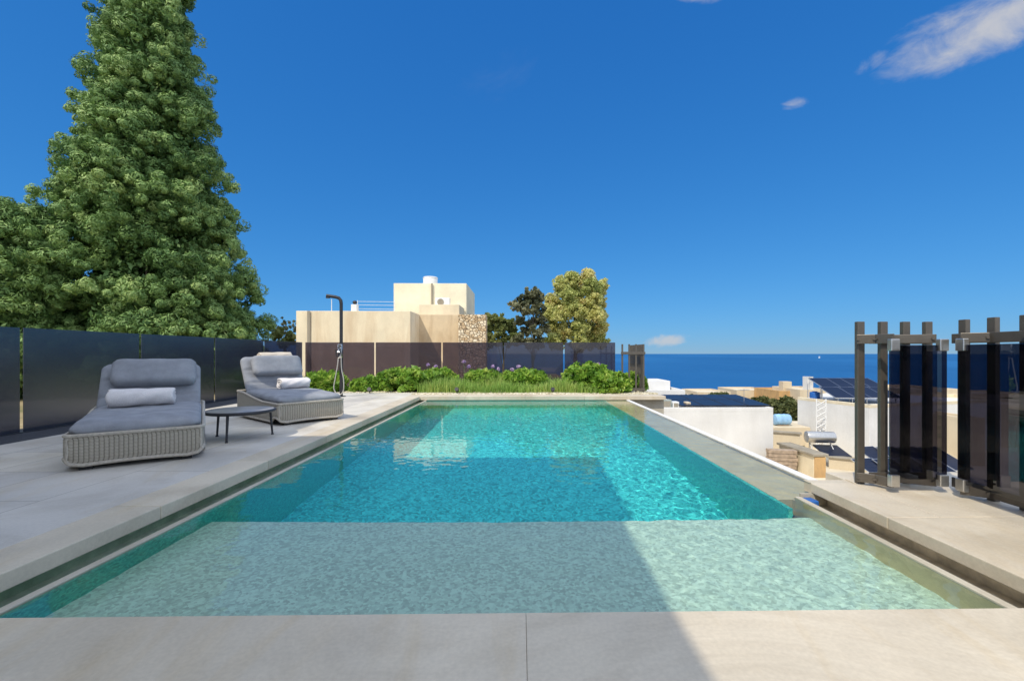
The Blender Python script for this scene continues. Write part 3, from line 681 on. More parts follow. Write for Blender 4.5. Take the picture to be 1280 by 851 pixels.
# side table
c = at(301, d=5.35, z=0); tb = empty('side_table', c, 0, 'low round side table on three dark legs between the two loungers', 'table')
m = MB(); m.cyl((0, 0, .313), (0, 0, .335), .352, n=64, bev=.004); m.build('tabletop', M['tabletop'], tb, True)
m = MB(); m.tube([(.352*math.cos(a), .352*math.sin(a), .318) for a in np.linspace(0, 2*math.pi, 64, endpoint=False)], .019, 8, True); m.build('rim', M['dark_metal'], tb, True)
for a in (-82, 40, 168):
    x, y = math.cos(R(a)), math.sin(R(a)); m = MB(); m.cyl((.335*x, .335*y, 0), (.31*x, .31*y, .312), .011, .015, n=12); m.cyl((.335*x, .335*y, 0), (.335*x, .335*y, .012), .016, n=12); m.build('leg', M['dark_metal'], tb, True)

# outdoor shower
s0 = at(426.5, d=10.45, z=0); sh = empty('outdoor_shower', s0, 0, 'tall charcoal outdoor shower column with bent head and grey hose', 'shower')
m = MB(); m.cyl((0, 0, .012), (0, 0, 2.17), .037, n=24); m.build('column', M['dark_metal'], sh, True)
m = MB(); m.cyl((0, 0, 0), (0, 0, .014), .10, n=28, bev=.003); m.build('base_plate', M['dark_metal'], sh, True)
m = MB(); m.tube([(0, 0, 2.165), (-.01, 0, 2.24), (-.05, 0, 2.295), (-.13, -.01, 2.32), (-.33, -.02, 2.35)], .038, 16); m.cyl((-.30, -.02, 2.29), (-.30, -.02, 2.325), .045, n=20); m.build('shower_head', M['dark_metal'], sh, True)
m = MB(); m.box((-.05, -.085, .90), (.05, -.043, 1.22), .012); m.cyl((-.0, -.08, 1.13), (-.0, -.135, 1.13), .025); m.cyl((-.075, -.075, 1.04), (-.0, -.075, 1.04), .02); mx_ = m.build('mixer', M['chrome'], sh, True)
m = MB(); m.cyl((.0, -.13, 1.13), (.0, -.15, 1.19), .008); m.cyl((-.08, -.10, 1.10), (-.075, -.085, .93), .014); m.build('hand_spray', M['dark_metal'], mx_, True)
m = MB(); pts = [(-.03, -.09, .90), (-.05, -.10, .7), (-.10, -.10, .42), (-.13, -.10, .22), (-.08, -.10, .10), (.02, -.10, .06), (.09, -.10, .16), (.09, -.09, .4), (.04, -.08, .65), (.03, -.08, .90)]
def smooth(p, n=6):
    p = [Vector(x) for x in p]; o = []
    for i in range(len(p)-1):
        a, b, c, d = p[max(0, i-1)], p[i], p[i+1], p[min(len(p)-1, i+2)]
        for k in range(n):
            t = k/n; o.append(.5*((2*b)+(c-a)*t+(2*a-5*b+4*c-d)*t*t+(3*b-a-3*c+d)*t**3))
    return o+[p[-1]]
m.tube(smooth(pts), .012, 8); m.build('hose', M['hose'], sh, True)

# ------------------------------------------------------------------ flower bed
def gravel_bed():
    nx, ny = 420, 110; X = np.linspace(-6.7, 3.40, nx); Y = np.linspace(11.01, 13.26, ny); GX, GY = np.meshgrid(X, Y)
    Z = -.02+.03*rng.random(GX.shape)+.03*np.sin(GX*2.1)*np.sin(GY*3); Z[0] = -.06
    V = np.stack([GX+rng.normal(size=GX.shape)*.006, GY+rng.normal(size=GX.shape)*.006, Z], -1).reshape(-1, 3)
    j, i = np.meshgrid(np.arange(ny-1), np.arange(nx-1), indexing='ij'); k = (j*nx+i).ravel()
    ok = ~((GX.ravel()[k] < -2.68) & (GY.ravel()[k] < 11.56))
    tag(np_mesh('gravel', V, np.stack([k, k+1, k+nx+1, k+nx], -1)[ok], M['gravel']), kind='stuff')
gravel_bed()
def blades():
    P = []
    for u0, u1, n, ya, yb, h in ((522, 712, 3600, 11.45, 12.35, .36), (700, 775, 900, 11.4, 12.0, .26), (575, 700, 900, 12.1, 12.7, .46)):
        for _ in range(n): 
            yy = random.uniform(ya, yb); p = at(random.uniform(u0, u1), d=yy, z=0); P.append((p.x, p.y, h*random.uniform(.6, 1.2)*(.85+.35*math.sin(p.x*2.9+1)*math.sin(p.x*1.3+yy*3))))
    P = np.array(P); n = len(P); r = np.random.default_rng(21); ang = r.random(n)*6.283; bend = r.random(n)*.6+.15; w = .006+.006*r.random(n)
    rows = []
    for t in (0, .35, .7, 1.0):
        ho = P[:, 2]*t*(1-.25*bend*t); out = P[:, 2]*bend*t*t; cx = P[:, 0]+np.cos(ang)*out; cy = P[:, 1]+np.sin(ang)*out; ww = w*(1-.85*t)
        rows.append(np.stack([np.stack([cx-np.sin(ang)*ww, cy+np.cos(ang)*ww, ho], -1), np.stack([cx+np.sin(ang)*ww, cy-np.cos(ang)*ww, ho], -1)], 1))
    V = np.stack(rows, 1).reshape(n, 8, 3); b = np.arange(n)[:, None]*8
    FA = np.concatenate([b+np.array([[2*k, 2*k+1, 2*k+3, 2*k+2]]) for k in range(3)]); V = V.reshape(-1, 3)
    cl = .5+.35*np.sin(P[:, 0]*2.3)*np.sin(P[:, 1]*4)+.15*r.normal(size=n)+.25*(P[:, 0] > 1.2)
    tag(np_mesh('strap_leaf_grass', V, FA, M['blade'], tint=np.repeat(np.clip(cl, 0, 1), 8)), kind='stuff')
blades()
for i, (u, v, w, d, lab) in enumerate([
    (408, 463, 52, 12.2, 'low green hedge bush half hidden behind the sunlit lounger and shower'),
    (462, 471, 46, 12.0, 'lowest rounded green bush between the shower and the tallest left bush'),
    (505, 457, 66, 12.1, 'tallest bright green bush of the bed left of the grass, below the second fence joint'),
    (549, 459, 46, 12.6, 'dull green bush behind the left end of the strappy grass'),
    (604, 460, 46, 12.6, 'small bush behind the grass, right of the tall lilac flower'),
    (654, 460, 66, 12.6, 'wide low bush against the glass behind the middle of the grass'),
    (733, 452, 62, 12.2, 'big bright green bush left of the end of the glass fence'),
    (764, 463, 48, 11.75, 'green bush under the free end of the glass fence'),
    (793, 466, 30, 12.5, 'narrow bush growing behind the brown batten fence')]):
    bush(u, v, w, d, 100+i, lab, n=int(90+w*2.4), dens=30, leaf=.075)
fl = [(535, 456, 'pale lilac'), (541, 462, 'white lilac'), (545, 458, 'thin pale'), (580, 452, 'tallest deep lilac'), (586, 458, 'second deep lilac'), (600, 463, 'small lilac'), (616, 458, 'short pale'), (623, 461, 'drooping lilac'), (640, 462, 'small lilac'), (648, 458, 'slender lilac'), (667, 463, 'small pale'), (748, 455, 'single lilac')]
where = ['beside the big bright bush', 'low beside the big bright bush', 'just left of the third fence joint', 'near the third glass panel', 'right beside the tallest one', 'in front of the third panel, half in the grass', 'before the glass left of the fourth joint', 'just left of the fourth fence joint', 'just right of the fourth fence joint', 'before the middle of the fourth panel', 'rightmost above the strappy grass', 'above the right hand bushes']
for i, ((u, v, kd), wh) in enumerate(zip(fl, where)):
    d = 12.5+.1*(i % 3); p = at(u, d=d, z=0); top = at(u, v, d).z; root = empty('lilac_flower', p, 0, f'{kd} flower on bare stem {wh}', 'flower', 'lilac flowers in the bed')
    m = MB(); m.tube([(0, 0, 0), (.01, 0, top*.5), (0, 0, top-.03)], .006, 6); m.build('stem', M['stem'], root, True)
    V, FA, T = leaves(np.array([[0, 0, top]]), np.array([.05]), 60, .035, 300+i, .5); np_mesh('flower_head', V, FA, M['petal'], root, T)
for u, v, lab in ((462, 488.5, 'small black spike light in the gravel under the lowest left bush'), (571, 488.5, 'small black spike light at the front of the strappy grass'), (691, 487.5, 'small black spike light at the gap between grass and right bushes')):
    p = at(u, d=11.35, z=0); root = empty('spike_light', p, 0, lab, 'garden light', 'spike lights in the bed')
    m = MB(); m.cyl((0, 0, -.02), (0, 0, .06), .012); m.build('spike', M['dark_metal'], root); m = MB(); m.cyl((0, .05, .07), (0, -.05, .11), .045, .05, n=18); m.build('lamp_head', M['dark_metal'], root, True)

# ------------------------------------------------------------------ batten fences
def batten_mb(h=1.247): return MB().box((-.028, -.018, 0), (.028, .018, h), .004)
def screen():
    root = empty('batten_fence', (2.6, 3.45, 0), 0, 'bronze batten fence with two dark glass panes in steel clamps, nearest right', 'fence')
    o = root.location; T = lambda x, y: Matrix.Translation((x-o.x, y-o.y, 0))
    first = None
    for x, y, rz in ((2.615, 3.50, 0), (2.795, 3.50, 0), (2.97, 3.50, 0), (3.145, 3.50, 0), (3.215, 3.28, 90), (3.215, 3.08, 90), (3.215, 2.88, 90), (3.215, 2.68, 90), (3.215, 2.48, 90), (3.215, 2.28, 90), (3.215, 2.08, 90), (3.215, 1.88, 90)):
        b = batten_mb().build('batten', M['bronze'], root) if first is None else first.copy()
        if first is None: first = b
        else: COL.objects.link(b); b.parent = root
        b.location = (x-o.x, y-o.y, .0); b.rotation_euler = (0, 0, R(rz))
    def rail(pts, z0, z1, th=.014):
        for (a, b) in zip(pts, pts[1:]):
            A, B = Vector((*a, 0))-Vector((o.x, o.y, 0)), Vector((*b, 0))-Vector((o.x, o.y, 0)); d = B-A; ang = math.atan2(d.y, d.x)
            m = MB(); m.box((0, -th/2, z0), (d.length-.002, th/2, z1), .003, Matrix.Translation(A) @ Matrix.Rotation(ang, 4, 'Z'))
            for t in (.08, .92): m.cyl((A.x+d.x*t, A.y+d.y*t, (z0+z1)/2), (A.x+d.x*t+math.sin(ang)*.02, A.y+d.y*t-math.cos(ang)*.02, (z0+z1)/2), .009, n=10)
            m.build('rail', M['bronze'], root)
    for z0, z1 in ((1.075, 1.145), (.025, .095)):
        rail([(2.565, 3.465), (2.66, 3.40), (2.71, 3.29)], z0, z1); rail([(2.66, 3.462), (3.14, 3.462)], z0, z1); rail([(2.80, 3.452), (3.05, 3.32)], z0+.002, z1-.002)
        rail([(3.175, 3.33), (3.175, 2.80)], z0, z1); rail([(3.175, 2.79), (3.175, 1.80)], z0, z1); rail([(3.045, 3.14), (3.16, 3.05)], z0+.002, z1-.002)
    # panes
    for (a, b) in (((2.64, 3.25), (3.055, 3.25)), ((3.055, 3.165), (3.005, 2.0))):
        A, B = Vector((*a, 0))-Vector((o.x, o.y, 0)), Vector((*b, 0))-Vector((o.x, o.y, 0)); d = B-A; ang = math.atan2(d.y, d.x)
        Mx = Matrix.Translation(A) @ Matrix.Rotation(ang, 4, 'Z')
        gp = MB().box((0, -.005, .10), (d.length, .005, 1.062), .002, Mx).build('glass_pane', M['screen_glass'], root)
        for x in (.03, d.length-.03):
            for z in (.05, 1.02):
                MB().box((x-.032, -.02, z), (x+.032, .02, z+.085), .005, Mx).build('clamp', M['steel'], gp)
screen()
bpy.data.objects['batten_fence'].location.y -= .085
def far_screen():
    p = Vector((2.75, 11.72, 0)); root = empty('batten_fence', p, 0, 'brown batten fence end beside the bushes at the far right pool corner', 'fence'); first = None
    P = [(2.66, 11.70, 0), (2.84, 11.70, 0), (3.02, 11.70, 0), (3.22, 11.70, 0)]+[(3.24, 11.86+.13*k, 90) for k in range(11)]
    for x, y, rz in P:
        b = MB().box((-.022, -.014, 0), (.022, .014, 1.25), .003).build('batten', M['bronze'], root) if first is None else first.copy()
        if first is None: first = b
        else: COL.objects.link(b); b.parent = root
        b.location = (x-p.x, y-p.y, 0); b.rotation_euler = (0, 0, R(rz))
    for z0, z1 in ((.98, 1.05), (.03, .10)):
        MB().box((2.62-p.x, 11.667-p.y, z0), (3.26-p.x, 11.682-p.y, z1), .003).build('rail', M['bronze'], root); MB().box((3.203-p.x, 11.70-p.y, z0), (3.218-p.x, 13.27-p.y, z1), .003).build('rail', M['bronze'], root)
    MB().box((3.19-p.x, 11.95-p.y, .72), (3.197-p.x, 13.2-p.y, .93), .002).build('dark_panel', M['dark_metal'], root)
far_screen()

# ------------------------------------------------------------------ house behind the photographer (throws the shade)
hs = empty('house', (-6, -3, 0), 0, 'pale rendered villa behind the camera whose roof shades the deck', 'house')
o = hs.location
m = MB(); m.box((-12-o.x, -9-o.y, 0), (-1.9-o.x, -2.2-o.y, 4.2)); m.build('wall', M['white'], hs)
rf = MB().box((-12-o.x, -9-o.y, 4.2), (-1.57-o.x, 2.40-o.y, 4.5)).build('roof', M['white'], hs)
m = MB(); m.box((-14-o.x, -9-o.y, 4.503), (-6.30-o.x, 2.63-o.y, 7.0)); m.build('upper_storey', M['white'], hs)

# ------------------------------------------------------------------ ground, sea
def land():
    nx, ny = 200, 110; X = np.linspace(-130, 190, nx); Y = np.linspace(-60, 72, ny); GX, GY = np.meshgrid(X, Y); r = np.random.default_rng(3)
    Z = -4.75-.012*np.maximum(0, GY-20)+.25*np.sin(GX*.13)*np.sin(GY*.17)*(GY > 30)+.12*r.normal(size=GX.shape)*(GY > 34)
    Z[-1] = -46; Z[-2] = -9; GY[-2] += 3*np.sin(X*.21)+2*np.sin(X*.07); GY[-1] = GY[-2]+6
    V = np.stack([GX, GY, Z], -1).reshape(-1, 3); j, i = np.meshgrid(np.arange(ny-1), np.arange(nx-1), indexing='ij'); k = (j*nx+i).ravel()
    struct(np_mesh('land', V, np.stack([k, k+1, k+nx+1, k+nx], -1), M['land']))
land()
m = MB(); m.box((-60, -30, -5.6), (-6.76, 40, -.8)); m.box((-6.76, 13.46, -5.6), (3.2, 40, -.802)); struct(m.build('upper_ground', M['land']))
def sea():
    S = 9e4; xs = [-S, -8e3, -2e3, -600, -200, 0, 200, 600, 2e3, 8e3, S]; ys = [20, 70, 150, 300, 700, 2e3, 6e3, 2e4, S]
    V = np.array([(x, y, -40.0) for y in ys for x in xs]); n = len(xs); FA = np.array([(j*n+i, j*n+i+1, (j+1)*n+i+1, (j+1)*n+i) for j in range(len(ys)-1) for i in range(n-1)])
    struct(np_mesh('sea', V, FA, M['sea']))
sea()
# sailboat
p = at(1024, d=4200, z=-40); sb = empty('sailboat', p, 0, 'tiny white sailing boat far out near the horizon', 'boat')
m = MB(); m.prism([(-7, -2), (5, -2), (9, 0), (5, 2), (-7, 2)], -.3, 2.2); m.build('hull', M['tank'], sb)
m = MB(); m.prism([(0, 0), (8, 0), (8.2, 20)], -.08, .08, M=Matrix.Rotation(R(90), 4, 'X')); m.prism([(-1, 0), (-7, 0), (-.6, 21)], -.08, .08, M=Matrix.Rotation(R(90), 4, 'X')); m.build('sail', M['sail'], sb, loc=(0, 0, 2.4))

# ------------------------------------------------------------------ trees behind the fence
conifer(190, 22.0, -.8, 19.5, 3.5, -.85, 430, 11, 'huge dense green conifer towering over the left glass fence', per=19, leafn=130, leaf=.042, S=1.294)
conifer(2, 18.4, -.8, 5.0, 1.5, .7, 100, 12, 'lower green conifer at the left picture edge beside the huge one', per=16, leafn=130, leaf=.042, S=1.294)
blob_tree(678, 762, 345, 440, 30, -.8, M['feathery'], 31, 'feathery_tree', 'tall pale yellow green feathery tree behind the glass fence', 30, 44, 48, .095,
          blobs=[(700, 360), (715, 352), (732, 350), (744, 362), (752, 358), (690, 375), (708, 372), (724, 370), (738, 378), (752, 376), (688, 392), (700, 395), (714, 390), (728, 395), (742, 395), (752, 392), (692, 410), (706, 412), (722, 410), (738, 412), (750, 408), (716, 380), (728, 386), (722, 362), (735, 364), (745, 386), (706, 384), (700, 425), (720, 428), (740, 426), (752, 425), (690, 426)], rad=(.105, .2))
blob_tree(640, 692, 358, 440, 27, -.8, M['darkleaf'], 32, 'dark_tree', 'dark thin crowned tree left of the pale feathery tree', 20, 26, 26, .12, .15,
          blobs=[(663, 366), (672, 368), (655, 376), (668, 378), (645, 384), (658, 388), (672, 388), (650, 400), (664, 402), (676, 400), (656, 415), (668, 415), (680, 412), (662, 428), (674, 428), (648, 424)], rad=(.13, .2))
blob_tree(606, 652, 392, 440, 28, -.8, M['olive'], 33, 'olive_tree', 'bushy olive green tree between the rubble wall and dark tree', 16, 26, 40, .12, rad=(.16, .2),
          blobs=[(614, 400), (624, 402), (612, 412), (626, 414), (640, 412), (636, 405), (618, 425), (632, 426), (646, 424), (610, 428)])
blob_tree(338, 374, 404, 440, 30, -.8, M['olive'], 34, 'small_tree', 'small yellow green tree between the conifer and stone house', 12, 22, 36, .11, rad=(.16, .2),
          blobs=[(345, 420), (353, 417), (362, 420), (349, 428), (360, 430), (368, 424)])
blob_tree(340, 374, 398, 420, 34, -.8, M['darkleaf'], 35, 'bare_tree', 'grey twiggy tree behind the small yellow green tree', 10, 14, 16, .10, .35, rad=(.2, .2),
          blobs=[(348, 408), (358, 405), (367, 404), (352, 414), (364, 411), (370, 409)])

# ------------------------------------------------------------------ old stone house
def P2(u, d): q = at(u, d=d, z=0); return q.x, q.y
hd = empty('stone_house', (*P2(440, 23), -.8), 0, 'old ochre limestone farmhouse with cream roof room behind the glass fence', 'house'); o = hd.location.copy()
def hbox(u0, u1, d0, d1, vt, zb, name, mat, parent=hd, base=o, bev=.02):
    x0, y0 = P2(u0, d0); x1, _ = P2(u1, d0); zt = 1-(vt-HZ)/F*d0
    return MB().box((x0-base.x, y0-base.y, zb-base.z), (x1-base.x, y0+(d1-d0)-base.y, zt-base.z), bev).build(name, mat, parent), (x0, x1, y0, zt)
hbox(370, 512.5, 22, 26.5, 388.5, -.85, 'front_wall', M['ochre'])
w2, g2 = hbox(512.9, 576, 24, 29, 393, -.85, 'recessed_wall', M['ochre2'])
hbox(492, 583, 27.2, 32, 354, -.85, 'roof_room', M['cream_wall'])
hbox(524, 574, 25, 27.15, 380.5, 2.9, 'stair_hood', M['pale_wall'])
hbox(523, 575, 24.9, 27.17, 379.8, 3.70, 'hood_slab', M['coping_grey']) if False else None
x, y = P2(386, 21.97); MB().box((x-.07-o.x, y-.03-o.y, -.8-o.z), (x+.07-o.x, y+.0-o.y, 3.1-o.z), .01).build('drainpipe', M['coping_grey'], hd)
x, y = P2(540, 27.17); MB().cyl((x-o.x, y-.04-o.y, 3.9-o.z), (x-o.x, y-.04-o.y, 5.25-o.z), .05).build('vent_pipe', M['coping_grey'], hd)
rw, gr = hbox(573, 607.5, 23.2, 24.0, 393, -.85, 'rubble_wall', M['rubble'], None, Vector((0, 0, 0)), 0)
tag(rw, 'rough rubble masonry wall at the right end of the stone house', 'wall')
x, y = P2(538, 28.4); tk = empty('water_tank', (x, y, 5.26), 0, 'round white water tank on top of the cream roof room', 'water tank')
m = MB(); m.cyl((0, 0, .0), (0, 0, .52), .45, n=28, bev=.03); m.build('body', M['tank'], tk, True); m = MB(); m.cyl((0, 0, .522), (0, 0, .58), .47, .42, n=28); m.build('lid', M['tank'], tk, True)
x, y = P2(553.5, 26.2); z = 1-(380.5-HZ)/F*25+.003
ac = empty('air_conditioner', (x, y, z), 0, 'white outdoor air conditioning unit on the stair hood of the stone house', 'air conditioner')
MB().box((-.42, -.16, .0), (.42, .16, .5), .02).build('casing', M['tank'], ac); m = MB(); m.cyl((-.1, -.165, .25), (-.1, -.185, .25), .19, n=24); m.build('fan_grille', M['coping_grey'], ac, True)
x, y = P2(443.5, 22.6); ch = empty('chimney', (x, y, 3.05), 0, 'small white chimney stack on the roof of the stone house', 'chimney')
MB().box((-.14, -.14, 0), (.14, .14, .42), .01).build('stack', M['tank'], ch); m = MB(); m.sph((0, 0, .53), .11, (1, 1, .9)); m.cyl((0, 0, .42), (0, 0, .5), .05); m.build('cowl', M['dark_metal'], ch, True)
x, y = P2(414.5, 22.4); MBp = MB(); MBp.cyl((0, 0, 0), (0, 0, .66), .018); tag(MBp.build('roof_pole', M['tank'], None, False, (x, y, 3.06)), 'thin white pole on the stone house roof left of the chimney', 'pole')
x, y = P2(447, 23.0); x2, _ = P2(493, 23.0); rl = empty('clothes_line', (x, y, 3.06), 0, 'three thin clothes lines strung above the stone house roof', 'clothes line')
for zz in (.24, .44, .62):
    m = MB(); m.cyl((0, 0, zz), (x2-x, 0, zz-.02), .008, n=6); m.build('line', M['tank'], rl)
m = MB()
for xx in (0, x2-x): m.cyl((xx, 0, 0), (xx, 0, .68), .015, n=8)
m.build('post', M['tank'], rl)

# ------------------------------------------------------------------ neighbours on the right, below the terrace
def block(name, label, cat, u0, u1, d0, d1, vt, zb, mat, parts=True, group=None):
    x0, y0 = P2(u0, d0); x1, _ = P2(u1, d0); zt = 1-(vt-HZ)/F*d0; cx, cy = (x0+x1)/2, y0
    r = empty(name, (cx, cy, zb), 0, label, cat, group); w = (x1-x0)/2; D = d1-d0
    MB().box((-w, 0, 0), (w, D, zt-zb-.18), .01).build('wall', mat, r)
    m = MB(); t = .16                                    # parapet ring on the roof
    for a, b in (((-w, 0), (w, t)), ((-w, D-t), (w, D)), ((-w, t+.002), (-w+t, D-t-.002)), ((w-t, t+.002), (w, D-t-.002))): m.box((a[0], a[1], zt-zb-.178), (b[0], b[1], zt-zb), .01)
    m.build('parapet', mat, r); return r, (x0, x1, y0, zt)
wb, g = block('white_building', 'plain white building below the pool edge with solar panels on its roof', 'building', 826, 968, 19.9, 26, 509.5, -4.6, M['white'])
roofz = g[3]-.178
xr0, _ = P2(843, 20.3)
def panel_proto(fm):
    r = empty('solar_module', (0, 0, 0)); MB().box((-.50, -.80, -.018), (.50, .80, .014), .003).build('frame', M[fm], r); MB().box((-.475, -.775, .0145), (.475, .775, .0175)).build('cells', M['pv'], r); return r
protos = {}
def panel(loc, rot, label, group, fm='alu'):
    p = copy_tree(protos[fm]) if fm in protos else protos.setdefault(fm, panel_proto(fm))
    p.location = loc; p.rotation_euler = rot; tag(p, label, 'solar panel', group); return p
for j in range(2):
    for i in range(4):
        panel((7.75+i*1.03, 20.95+j*1.66, roofz+.27+j*.10), (R(3.5), 0, 0), 'dark solar panel lying in the block on the white building roof', 'solar panels on the white building', 'dark_metal')
def acbox(u, v, d, w, h, label, mat):
    p = at(u, v, d); r = empty('roof_unit', p, 0, label, 'utility box', 'roof boxes on the white building'); MB().box((-w/2, 0, 0), (w/2, .4, h), .015).build('casing', M[mat], r)
    m = MB(); m.box((-w/2+.05, -.012, .06), (w/2-.05, -.001, h-.06), .004); m.build('louvre', M['coping_grey'], r); return r
u1 = acbox(834, 509.8, 20.5, .42, .46, 'grey green box on the left corner of the white building roof', 'box_green'); u1.location.z = roofz+.003
u2 = acbox(845, 509.8, 20.6, .3, .36, 'small pale box right of the grey green roof box', 'tank'); u2.location.z = roofz+.003
u3 = acbox(861, 509.8, 20.6, .2, .34, 'narrow tan box left of the solar panels on the white roof', 'tan'); u3.location.z = roofz+.003
sbld, _g = block('white_building', 'stepped white building right behind the far batten fence', 'building', 800, 857, 28, 33, 487.5, -4.8, M['white'])
x0, y0 = P2(796, 30); x1, _ = P2(838, 30); MB().box((x0-sbld.location.x, 2.0, 3.0), (x1-sbld.location.x, 4.8, 1-(476-HZ)/F*30+4.8), .01).build('upper_storey', M['white'], sbld)
# neighbour roof terrace
m = MB(); m.box((3.9, 12, -4.7), (40, 33, -4.0)); struct(m.build('courtyard', M['floor_tan']))
# big white house
def quad_house():
    p0, p1 = at(997, d=24.8, z=0), at(1087, d=21.0, z=0); r = empty('white_house', (p0.x, p0.y, -4), 0, 'large white house with tilted solar panels on its roof, behind the bronze posts', 'house')
    poly = [(0, 0), (p1.x-p0.x, p1.y-p0.y), (p1.x-p0.x+9, p1.y-p0.y+2.5), (7.5, 7)]
    MB().prism(poly, 0, 2.45, .01).build('wall', M['white'], r)
    # low parapet along the two near edges
    m = MB()
    for a, b in zip(poly, poly[1:3]):
        A, B = Vector((*a, 0)), Vector((*b, 0)); d = B-A; m.box((.0, .0, 2.452), (d.length, .2, 2.60), .01, Matrix.Translation(A) @ Matrix.Rotation(math.atan2(d.y, d.x), 4, 'Z'))
    m.build('parapet', M['pale_wall'], r); return r, p0, p1
wh, p0, p1 = quad_house()
# tilted array on that roof
for j in range(2):
    for i in range(4):
        c = at(1046+i*19, d=23.4, z=0); panel((c.x+j*.35, c.y+j*1.45, -1.02+j*.40), (R(16), 0, R(-6)), ('front row' if j == 0 else 'rear row')+' solar panel tilted on the white house roof, '+['at the left end', 'second from the left end', 'third from the left end', 'at the right end'][i], 'tilted solar panels on the white house')
c = at(1046, d=23.4, z=0); fr = empty('panel_frame', (c.x, c.y, -1.55), 0, 'aluminium rack carrying the tilted solar panels on the white house', 'rack')
for i in range(5):
    for j, h in ((0, .38), (1, .60), (2, .84)): MB().cyl((-.3+i*.75, -.5+j*1.2, 0), (-.3+i*.75, -.5+j*1.2, h), .025, n=8).build('leg', M['alu'], fr)
# blue tank on roof, white lattice, solar water heater, barrel
c = at(1018.5, d=25.6, z=-1.55); bt = empty('blue_tank', c, 0, 'small bright blue water drum on the white house roof corner', 'water drum')
m = MB(); m.cyl((0, 0, 0), (0, 0, .36), .26, n=24, bev=.03); m.build('body', M['blue_tank'], bt, True); m = MB(); m.cyl((0, 0, .361), (0, 0, .40), .13, n=18); m.build('lid', M['blue_tank'], bt, True)
c = at(1026.5, d=22.6, z=-4); lt = empty('lattice_mast', c, 0, 'white lattice mast standing before the white house wall', 'mast')
m = MB(); top = 2.72
for x in (-.24, .24): m.cyl((x, 0, 0), (x, 0, top), .028, n=8)
m.build('upright', M['tank'], lt); m = MB()
for k in range(9):
    z = .15+k*.28; m.cyl((-.24, -.02, z), (.24, -.02, z+.26), .017, n=6); m.cyl((.24, .02, z), (-.24, .02, z+.26), .017, n=6)
m.build('bracing', M['tank'], lt)
c = at(1025, d=20.6, z=-4); he = empty('solar_water_heater', c, R(-8), 'silver solar water heater cylinder above a dark collector on the courtyard', 'water heater')
m = MB(); m.cyl((-.6, 0, 1.17), (.6, 0, 1.17), .26, n=28, bev=.03); m.build('cylinder', M['steel'], he, True)
m = MB(); m.box((-.52, -.62, -.03), (.52, .62, .03), .005, Matrix.Translation((.32, -.35, .62)) @ Matrix.Rotation(R(12), 4, 'X')); m.build('collector', M['pv'], he)
m = MB()
for x in (-.45, .45): m.cyl((x, .1, 0), (x, 0, .95), .02, n=8); m.cyl((x, -.9, 0), (x, 0, .9), .02, n=8)
m.cyl((.1, 0, 1.43), (.1, 0, 1.5), .05, n=10); m.build('stand', M['alu'], he)
x, y = P2(979, 24.2); tp = MB(); tp.box((-1.0, -.6, 0), (1.1, 1.2, 1.12), .02); tag(tp.build('stone_plinth', M['tan'], None, False, (x, y, -4)), 'low tan stone block carrying the pale blue barrel', 'plinth')
bl = empty('water_barrel', (x-.02, y+.1, -2.86), 0, 'pale blue plastic barrel lying on a stone block right of the white building', 'barrel')
m = MB(); m.cyl((-.42, 0, .30), (.42, 0, .30), .29, n=26, bev=.07); 
for xx in (-.15, .15): m.tube([(xx, .295*math.cos(a), .30+.295*math.sin(a)) for a in np.linspace(0, 6.283, 26, endpoint=False)], .015, 6, True)
m.build('body', M['pale_blue'], bl, True)
MB().box((-.3, -.2, 0), (.3, .2, .035)).build('cradle', M['plank'], bl)
# parapet walls
def wall_seg(name, label, p, q, th, h, mat, cap, capm, end=None):
    p, q = Vector(p), Vector(q); d = q-p; r = empty(name, p, math.atan2(d.y, d.x), label, 'wall')
    MB().box((0, 0, 0), (d.length, th, h), .01).build('masonry', mat, r); MB().box((-.08, -.08, h+.002), (d.length+.08, th+.08, h+cap), .015).build('coping_stone', capm, r)
    if end: MB().box((d.length+.002, .02, 0), (d.length+.05, th-.02, h-.03), .01).build('end_face', end, r)
    return r
wall_seg('courtyard_wall', 'short limestone courtyard wall with an orange end face', at(974, d=20.4, z=-4), at(1017, d=18.1, z=-4), .50, .86, M['pale_wall'], .10, M['coping_grey'], M['orange'])
wall_seg('courtyard_wall', 'low parapet running to the right behind the bronze posts', at(1036, d=19.6, z=-4), at(1150, d=18.0, z=-4), .25, .45, M['tan'], .07, M['coping_grey'])
wall_seg('courtyard_wall', 'tan cross wall behind the stack of planks', at(966, d=23.0, z=-4), at(1000, d=22.4, z=-4), .3, .95, M['tan'], .08, M['coping_grey'])
c = at(976, d=19.2, z=-4); pk = empty('plank_stack', c, R(-12), 'stack of weathered brown boards against the courtyard wall', 'plank stack')
for k in range(5): MB().box((-.55+.02*(k % 2), -.2, .12+k*.16), (.55+.03*(k % 3), .15, .265+k*.16), .008).build('board', M['plank'], pk)
MB().box((-.45, -.15, 0), (.45, .1, .117), .005).build('bearer', M['plank'], pk)
# rubbish on the courtyard: flower pots and a crate
for u, d, s, lab in ((992, 21.3, .22, 'small clay pot on the courtyard left of the white house'), (1001, 20.7, .3, 'bigger clay pot beside the short courtyard wall')):
    c = at(u, d=d, z=-4); pt = empty('clay_pot', c, 0, lab, 'pot', 'clay pots on the courtyard'); m = MB(); m.cyl((0, 0, 0), (0, 0, s*1.2), s*.6, s*.8, n=18); m.cyl((0, 0, s*1.2), (0, 0, s*1.4), s*.9, n=18); m.build('body', M['orange'], pt, True)
    V, FA, T = leaves(np.array([[0, 0, s*1.9]]), np.array([s*.8]), 60, .12, 55); np_mesh('foliage', V, FA, M['brushleaf'], pt, T)
